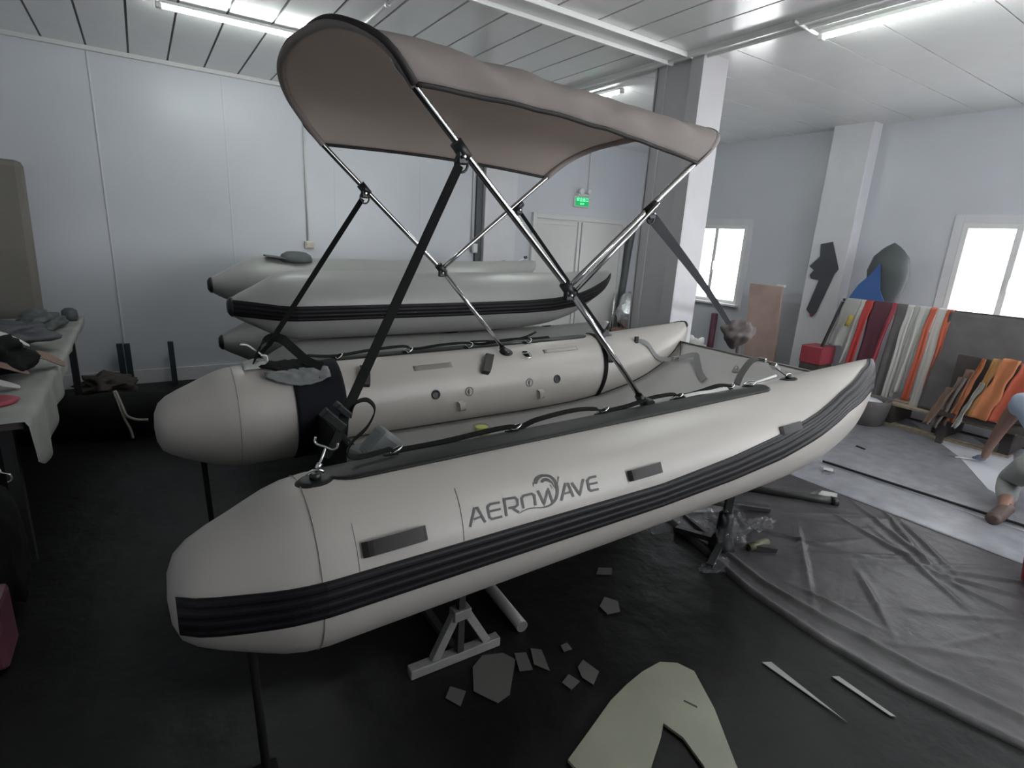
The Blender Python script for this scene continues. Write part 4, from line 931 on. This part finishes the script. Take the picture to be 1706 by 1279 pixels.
# ================================================================ DOOR CORNER
b = MB(); b.box((6.42, 6.25, .175), (.42, .34, .35), bev=.005); tag(b.build('cardboard_box', 'card'), 'brown cardboard box on the floor right of the white door', 'box')
heap('silver_bag', (6.42, 6.25, .62), (.19, .15, .28), 4, 'silver', 'shiny silver film bundle standing on the cardboard box by the door', 'film bundle', .25)
b = MB(); b.tube(smoothpts([(6.36, 6.42, .0), (6.46, 6.48, .7), (6.56, 6.52, 1.55), (6.62, 6.53, 1.95)], 5), [.06]*12+[.05]*4 if False else .055, 16)
tag(b.build('dark_roll', 'slate2'), 'dark roll of material leaning in the corner behind the silver bundle', 'roll')
ck = empty('folding_stand', 'thin chrome tripod stand in front of the white door', 'stand')
b = MB(); b.tube([(5.60, 5.75, .30), (5.60, 5.75, .98)], .010, 10); b.build('pole', 'chrome', ck)
for a in (0, 2.1, 4.2): b = MB(); b.tube([(5.60, 5.75, .34), (5.60+.2*math.cos(a), 5.75+.2*math.sin(a), .0)], .008, 8); b.build('leg', 'black', ck)
b = MB(); b.lathe([(.022, 0), (.022, .05)], (5.60, 5.75, .42), seg=12); b.build('collar', 'black', ck)
rebase(ck, (5.6, 5.75, 0))

# ================================================================ RIGHT WALL THINGS
Rp = Matrix.Rotation(-.10, 3, 'Y')
b = MB(); b.box((6.60, 4.02, .64), (.035, .44, 1.26), Matrix.Rotation(-.12, 3, 'Y') @ Matrix.Rotation(-.0, 3, 'X'), .004); r_ = b.build('leaning_board', 'orange_box'); tag(r_, 'tall pinkish tan board leaning against the right wall below the far window', 'board')
b = MB(); b.box((6.655, 3.90, 1.265), (.05, .10, .03), bev=.004); b.build('top_clip', 'white', r_)
# dark cloth bundle on a slim stand
bs = empty('draped_stand', 'slim stand with a bunched brown cloth on top in front of the tan board', 'stand')
b = MB(); b.tube(smoothpts([(4.80, 3.14, .0), (4.80, 3.12, .45), (4.76, 3.12, .80)], 4), .022, 10); b.build('pole', 'brown_dark', bs)
b = MB(); t = bmesh.new(); bmesh.ops.create_icosphere(t, subdivisions=4, radius=1)
def f_(co):
    n = noise.noise(co*2+Vector((3, 0, 0)))*.35; v = co*(1+n); k = 1.0-.45*max(0, -v.z); return Vector((4.72+v.x*.15*k, 3.12-.02*v.z+v.y*.15*k, .885+v.z*.13))
b.merge(t, f_, True); b.build('cloth_bundle', 'brown_dark', bs)
for a in (.3, 2.4, 4.5): b = MB(); b.bar((4.80, 3.14, .10), (4.80+.2*math.cos(a), 3.14+.2*math.sin(a), .012), .02, .02); b.build('foot', 'dark_metal', bs)
rebase(bs, (4.8, 3.14, 0))
b = MB(); b.tube([(6.74, 4.86, .0), (6.74, 4.86, .78)], .045, 14); tag(b.build('leaning_tube', 'maroon'), 'short dark red tube standing below the far window beside the pillar', 'tube')
heap('scrap_heap', (6.20, 4.75, .24), (.25, .16, .22), 21, 'whitest', 'low heap of white and dark scraps beyond the bow deck', 'scrap heap', .6)
b = MB(); b.lathe([(.18, 0), (.20, .02), (.20, .30), (.19, .31)], (6.42, 3.62, 0), seg=28); tag(b.build('dark_drum', 'slate2'), 'low dark round drum on the floor left of the wall column', 'drum')
# dark cut template hanging on the column
Xc = X1-.20-.006
def wallshape(name, yz, x, th, m, label, cat, parent=None):
    b = MB(); b.prism([(y, z) for y, z in yz], 0, th, T=lambda p_: Vector((x-p_[2], p_[0], p_[1]))); o = b.build(name, m, parent)
    return tag(o, label, cat) if label else o
wallshape('hanging_template', [(3.50, 1.79), (3.37, 1.82), (3.245, 1.52), (3.28, 1.46), (3.40, 1.00), (3.44, .95), (3.52, 1.02), (3.44, 1.38), (3.54, 1.39), (3.56, 1.43), (3.52, 1.49), (3.585, 1.53), (3.48, 1.65)], Xc, .012, 'slate', 'dark angular cut-out template hanging on the wall column', 'template')
o = bpy.data.objects['hanging_template']; b = MB(); b.box((Xc-.008, 3.45, .965), (.018, .03, .03), bev=.003); b.build('red_tip', 'pink', o)
def hood(name, y0, y1, z0, z1, x, m, label):
    b = MB()
    def f(u, v):
        a = v*math.pi; w_ = (math.sin(math.pi*min(1, u*.78+.22)))**.6 if u > .25 else .62+u*.9
        prof = interp([0, .2, .35, .6, .8, .93, 1], [.80, .74, .88, 1.0, .82, .42, .02])(u)
        yc = (y0+y1)/2; return Vector((x-.10*prof*math.sin(a), yc+(y0-y1)/2*prof*math.cos(a)*1.0, z0+(z1-z0)*u))
    b.solidgrid(f, lambda u, v: (.0, 0, 0), 0, 4, 4) if False else None
    g = [[b.bm.verts.new(f(i/20, j/16)) for j in range(17)] for i in range(21)]
    for i in range(20):
        for j in range(16): b._f([g[i][j], g[i][j+1], g[i+1][j+1], g[i+1][j]], True)
        b._f([g[i][0], g[i+1][0], g[i+1][16], g[i][16]])
    return tag(b.build(name, m), label, 'cover')
hood('hanging_cover', 2.90, 2.49, 1.10, 1.83, X1-.30, 'slate2', 'dark pointed hood-shaped cover hanging behind the fabric rack')
wallshape('blue_fabric', [(2.985, 1.20), (2.60, 1.20), (2.68, 1.34), (2.735, 1.62), (2.80, 1.50), (2.90, 1.38)], X1-.42, .010, 'blue', 'bright blue triangular fabric piece hanging in front of the dark hood cover', 'fabric')
# rack with hanging strips
rk = empty('fabric_rack', 'long low rack whose rail carries the hanging fabric strips', 'rack')
XR = 6.38; ZR = 1.205
b = MB(); b.tube([(XR, 3.00, ZR), (XR, .9, ZR+.015)], .016, 12); b.build('rail', 'dark_metal', rk)
for y in (2.70, 1.9, .95): b = MB(); b.bar((XR, y, 0), (XR, y, ZR-.016), .03, .03); b.build('post', 'dark_metal', rk)
b = MB(); b.bar((XR-.20, 2.70, .012), (XR+.28, 2.70, .012), .03, .024); b.bar((XR-.30, .95, .012), (XR+.28, .95, .012), .03, .024); b.build('foot', 'dark_metal', rk)
b = MB(); b.bar((XR, 3.0, ZR-.02), (XR-.12, 3.08, .62), .035, .02); b.build('side_strut', 'black', rk)
rebase(rk, (XR, 2, 0))
def hang(y0, y1, zb, m, label, seed, dx=0., lean=.0, zt=None):
    b = MB(); zt = (ZR+.022) if zt is None else zt
    def f(u, v):
        y = y0+(y1-y0)*v; s_ = u
        if s_ < .12:
            a = math.pi*(1-s_/.12)*.9; return Vector((XR+.028*math.cos(a)*1.0+.0-dx*.2 if False else XR+.03*math.cos(math.pi-a)-dx*.3, y, ZR+.0+.026*math.sin(a)+.002))
        k = (s_-.12)/.88; z = zt-.03+(zb-zt+.03)*k
        return Vector((XR-.032-dx*min(1, k*5)+.012*math.sin(v*9+seed)*k, y+lean*k+.012*noise.noise(Vector((k*3, v, seed))), z))
    b.solidgrid(f, lambda u, v: (-1, 0, 0), .004, 34, 8); return tag(b.build('hanging_strip', m), label, 'fabric strip', 'strips hanging on the fabric rack')
SP = [(2.965, 2.80, .70, 'ltgrey', 'short light grey strip, leftmost on the fabric rack', 0, .10), (2.80, 2.755, .52, 'whitest', 'narrow white strip second from the left on the fabric rack', .01, .10), (2.755, 2.68, .30, 'red', 'bright red strip nearest the left end of the fabric rack', .03, .09),
      (2.68, 2.50, .12, 'maroon', 'wide dark maroon strip reaching nearly to the floor', .015, .06), (2.50, 2.455, .45, 'pink', 'thin crimson strip between the dark maroon and the black strip', .035, .09), (2.455, 2.36, .14, 'dgrey', 'dark charcoal strip left of the bundle of pale strips', .012, .05),
      (2.36, 2.305, .22, 'whitest', 'first pale strip right of the charcoal strip on the rack', .03, .04), (2.305, 2.255, .28, 'ltgrey', 'second pale strip right of the charcoal strip on the rack', .015, .05), (2.255, 2.205, .34, 'whitest', 'third pale strip right of the charcoal strip on the rack', .03, .05),
      (2.205, 2.165, .36, 'ltgrey', 'fourth pale strip, just left of the short red one', .012, .05), (2.165, 2.11, .28, 'redor', 'red strip in the middle of the rack between pale strips', .028, .05), (2.11, 2.03, .22, 'whitest', 'broad pale grey strip left of the orange-red strip', .014, .04), (2.03, 1.975, .42, 'redor', 'long orange-red strip at the right end of the hanging strips', .03, .03)]
for i, (y0, y1, zb, m, lab, dx, ln) in enumerate(SP): hang(y0, y1, zb, m, lab, i*1.7, dx, ln)
b = MB(); b.solidgrid(lambda u, v: Vector((XR-.10, 2.86-.05*v+.03*u, 1.06-.12*u)), lambda u, v: (-1, 0, 0), .003, 3, 3); tag(b.build('yellow_strip', 'yellow'), 'small yellow piece caught on the leftmost grey strip of the rack', 'fabric strip')
b = MB(); b.solidgrid(lambda u, v: Vector((XR+.05 if u < .06 else XR-.035-.05*u+.03*noise.noise(Vector((u*2, v*6, 1)))*u, 1.995-.95*v+.06*u, ZR+.012 if u < .1 else ZR+.010-1.05*(u-.08))), lambda u, v: (-1, 0, 0), .006, 26, 30)
tag(b.build('grey_drape', 'dgrey'), 'wide dark grey sheet draped over the right part of the rack below the near window', 'drape')
b = MB(); b.box((6.34, 3.14, .57), (.30, .24, .20), bev=.01); r_ = b.build('red_crate', 'pink'); tag(r_, 'dark red crate behind the bow at the left end of the rack', 'crate')
box('crate_stand', (6.34, 3.14, .235), (.28, .22, .47), 'wood_dark', r_)
# orange and brown fabric standing beside the person
for y0, y1, zt, zb, x, m, lab in ((1.80, 1.73, .55, .18, 6.06, 'brownst', 'short brown cloth at the left end of the low bench'), (1.74, 1.68, .66, .16, 6.09, 'taupe', 'taupe cloth strip second from the left on the low bench'), (1.70, 1.62, .74, .20, 6.10, 'brownst', 'brown cloth strip left of the orange fabrics'), (1.62, 1.565, .86, .25, 6.08, 'orange', 'narrow orange cloth strip beside the brown strips'), (1.56, 1.52, .66, .22, 6.02, 'ltgrey', 'pale grey strip among the orange fabrics'),
                               (1.52, 1.455, .88, .35, 6.05, 'amber', 'amber yellow cloth strip left of the wide orange cloth'), (1.45, 1.33, .90, .35, 6.02, 'orange', 'wide orange cloth at the right edge of the photo'), (1.33, 1.20, .88, .35, 6.03, 'redor', 'orange-red cloth at the extreme right edge')):
    b = MB(); b.solidgrid(lambda u, v: Vector((x+.02*math.sin(v*5)-.06*u+.02, y0+(y1-y0)*v+.10*u*1.0+.02*noise.noise(Vector((u*4, v*3, y0*9))), zt+(zb-zt)*u)), lambda u, v: (-1, 0, 0), .01, 20, 8); tag(b.build('hanging_cloth', m), lab, 'cloth', 'cloths on the bench beside the person')
bn = empty('low_bench', 'low dark bench holding the orange cloths behind the person', 'bench')
box('bench_back', (6.17, 1.40, .60), (.04, .80, .50), 'wood_dark', bn); box('bench_seat', (6.12, 1.40, .31), (.20, .80, .04), 'wood_dark', bn)
for y in (1.04, 1.76): box('leg', (6.12, y, .145), (.05, .05, .29), 'wood_dark', bn)
rebase(bn, (6.12, 1.4, 0))
# pallet
pl = empty('wooden_pallet', 'pale wooden pallet on the floor below the hanging strips', 'pallet')
for x in (6.30, 6.46, 6.62): box('slat', (x, 1.80, .232), (.12, 1.05, .022), 'wood', pl, bev=.003)
for y in (1.32, 1.80, 2.26): box('bearer', (6.46, y, .13), (.46, .08, .18), 'wood_dark', pl)
box('bottom_board', (6.28, 1.80, .02), (.09, 1.05, .03), 'wood', pl); rebase(pl, (6.46, 1.8, 0))
# grey tub with white fabric
b = MB(); b.lathe([(.14, 0), (.17, .02), (.20, .20), (.205, .27), (.195, .275), (.19, .22), (.15, .03)], (6.10, 2.42, .003), seg=32); tag(b.build('grey_tub', 'dgrey'), 'round grey tub on the floor under the hanging strips', 'tub')
heap('white_fabric', (6.10, 2.42, .215), (.13, .13, .06), 8, 'sheet', 'white fabric inside the round grey tub', 'fabric', .3)
# white sheet being cut
flat('pvc_sheet', [(6.66, 2.19), (6.66, 1.66), (6.42, 1.45), (6.40, 1.28), (5.70, 1.10), (5.10, .98), (5.20, 1.12), (5.83, 1.50)], .008, .003, 'sheet', 'white triangular sheet lying flat under the person\u2019s hand', 'sheet')
# red bucket
b = MB(); b.lathe([(.115, 0), (.12, .01), (.15, .27), (.158, .275), (.158, .29), (.145, .29), (.115, .02)], (3.86, .47, .004), seg=32); r_ = b.build('red_bucket', 'redplastic'); tag(r_, 'bright red bucket cut by the right edge of the photo', 'bucket')
b = MB(); b.tube([(3.86+.15*math.cos(a), .47+.05, .27-.10*math.sin(a)) for a in [math.pi*k/12 for k in range(13)]], .004, 8); b.build('bucket_handle', 'steel', r_)

# ================================================================ PERSON kneeling at the right edge
def skin(name, verts, edges, radii, m, parent, sub=2, root=0):
    me = bpy.data.meshes.new(name+'_src'); me.from_pydata(verts, edges, []); o = bpy.data.objects.new(name, me); COL.objects.link(o)
    o.modifiers.new('s', 'SKIN'); sk = me.skin_vertices[0] if me.skin_vertices else None
    if sk is None: bpy.context.view_layer.update(); sk = me.skin_vertices[0]
    for i, r in enumerate(radii): sk.data[i].radius = (r, r) if not isinstance(r, tuple) else r; sk.data[i].use_root = (i == root)
    s_ = o.modifiers.new('d', 'SUBSURF'); s_.levels = sub; s_.render_levels = sub
    bpy.context.view_layer.update(); dg = bpy.context.evaluated_depsgraph_get(); m2 = bpy.data.meshes.new_from_object(o.evaluated_get(dg))
    bpy.data.objects.remove(o); m2.name = name; m2.materials.clear(); m2.materials.append(M[m])
    for p_ in m2.polygons: p_.use_smooth = True
    r_ = bpy.data.objects.new(name, m2); COL.objects.link(r_)
    if parent: r_.parent = parent
    return r_
pz = [(4.86, .72, .40), (4.98, .80, .52), (5.14, .88, .63), (5.28, .94, .70), (5.38, .97, .74), (5.48, 1.00, .80), (5.56, 1.01, .86),   # pelvis..neck..head base
      (5.24, 1.10, .70), (5.46, 1.20, .46), (5.70, 1.30, .20), (5.80, 1.335, .075),       # left arm (toward the boat)
      (5.42, .80, .68), (5.62, .72, .42), (5.80, .85, .16), (5.86, .95, .06),            # right arm
      (4.88, .86, .34), (5.14, 1.00, .16), (5.10, 1.00, .10), (4.84, .93, .075), (4.66, .90, .07),  # left leg kneeling
      (4.84, .60, .34), (5.12, .62, .14), (5.05, .60, .09), (4.80, .56, .075), (4.60, .54, .07)]
ed = [(0, 1), (1, 2), (2, 3), (3, 4), (4, 5), (5, 6), (3, 7), (7, 8), (8, 9), (9, 10), (3, 11), (11, 12), (12, 13), (13, 14), (0, 15), (15, 16), (16, 17), (17, 18), (18, 19), (0, 20), (20, 21), (21, 22), (22, 23), (23, 24)]
ra = [.13, .13, .14, .13, .08, .055, .05, .065, .045, .034, .028, .065, .045, .034, .028, .095, .068, .055, .045, .035, .095, .068, .055, .045, .035]
pr = skin('person', pz, ed, ra, 'skin', None); tag(pr, 'person in pale trousers and blue top kneeling at the right edge cutting a sheet', 'person')
# head
b = MB(); t = bmesh.new(); bmesh.ops.create_icosphere(t, subdivisions=4, radius=1); Rh = Matrix.Rotation(.9, 3, 'Y')
def hf(co):
    v = Vector((co.x*.098, co.y*.078, co.z*.115))
    if co.x > .5 and abs(co.y) < .25 and -.25 < co.z < .15: v.x += .018*(1-abs(co.y)/.25)
    if co.z < -.3: v.x *= .85; v.y *= .85
    return Vector((5.64, 1.0, .93)) + Rh @ v
b.merge(t, hf, True); b.build('head', 'skin', pr)
b = MB(); t = bmesh.new(); bmesh.ops.create_icosphere(t, subdivisions=4, radius=1)
bmesh.ops.delete(t, geom=[v for v in t.verts if v.co.x > .45 and v.co.z < .55 or v.co.z < -.35], context='VERTS')
b.merge(t, lambda co: Vector((5.64, 1.0, .93)) + Rh @ Vector((co.x*.106, co.y*.086, co.z*.123)), True); b.build('hair', 'hair', pr)
# clothing follows the body
sh = skin('shirt', [pz[1], pz[2], pz[3], (5.34, .96, .72), pz[7], (5.33, 1.14, .60), pz[11], (5.52, .76, .55)], [(0, 1), (1, 2), (2, 3), (2, 4), (4, 5), (2, 6), (6, 7)], [.150, .155, .148, .095, .080, .062, .080, .062], 'shirt', pr)
skin('trousers', [pz[0], pz[1], pz[15], pz[16], pz[17], (4.86, .935, .085), pz[20], pz[21], pz[22], (4.82, .565, .085)], [(0, 1), (0, 2), (2, 3), (3, 4), (4, 5), (0, 6), (6, 7), (7, 8), (8, 9)], [.155, .142, .115, .082, .075, .060, .115, .082, .075, .060], 'trouser', pr)
for p_ in (pz[19], pz[24]):
    b = MB(); b.tube(smoothpts([(p_[0]+.10, p_[1], .06), (p_[0], p_[1], .06), (p_[0]-.12, p_[1], .05), (p_[0]-.18, p_[1], .05)], 4), [.042]*4+[.046]*5+[.042]*3+[.02], 14)
    for v in b.bm.verts: v.co.z = max(.006, v.co.z)
    b.build('shoe', 'shoe', pr)
def hand(wrist, d, m, parent):
    d = Vector(d).normalized(); up = Vector((0, 0, 1)); s_ = d.cross(up).normalized(); w_ = Vector(wrist); V, E, Rr = [w_, w_+d*.045, w_+d*.08], [(0, 1), (1, 2)], [.028, .032, .026]
    for k, (off, ln) in enumerate(((-.030, .058), (-.010, .070), (.010, .066), (.029, .050))):
        i0 = len(V); base = w_+d*.085+s_*off; V += [base, base+d*ln*.5-up*.008, base+d*ln*.85-up*.030]; E += [(2, i0), (i0, i0+1), (i0+1, i0+2)]; Rr += [.0095, .0085, .0075]
    i0 = len(V); V += [w_+d*.03-s_*.035, w_+d*.06-s_*.055-up*.012, w_+d*.085-s_*.05-up*.022]; E += [(1, i0), (i0, i0+1), (i0+1, i0+2)]; Rr += [.013, .010, .009]
    return skin('hand', [tuple(v) for v in V], E, Rr, m, parent, 2)
hand((5.80, 1.335, .068), (.55, .25, -.10), 'glove', pr); hand((5.86, .95, .058), (.5, .5, -.06), 'glove', pr)
b = MB(); b.bar((5.845, 1.375, .035), (5.78, 1.52, .016), .018, .010, bev=.003); r_ = b.build('cutting_knife', 'white'); tag(r_, 'small pale cutting knife in the kneeling person\u2019s gloved hand', 'knife')
b = MB(); b.bar((5.78, 1.52, .016), (5.768, 1.56, .014), .010, .001); b.build('blade', 'steel', r_)
for r_ in (boat,): rebase(r_, (1.8, 2.18, .45))
rebase(bim, (1.8, 2.18, .98)); rebase(stk_u, (2.2, 4.8, .85)); rebase(stk_l, (2.2, 4.8, .34))
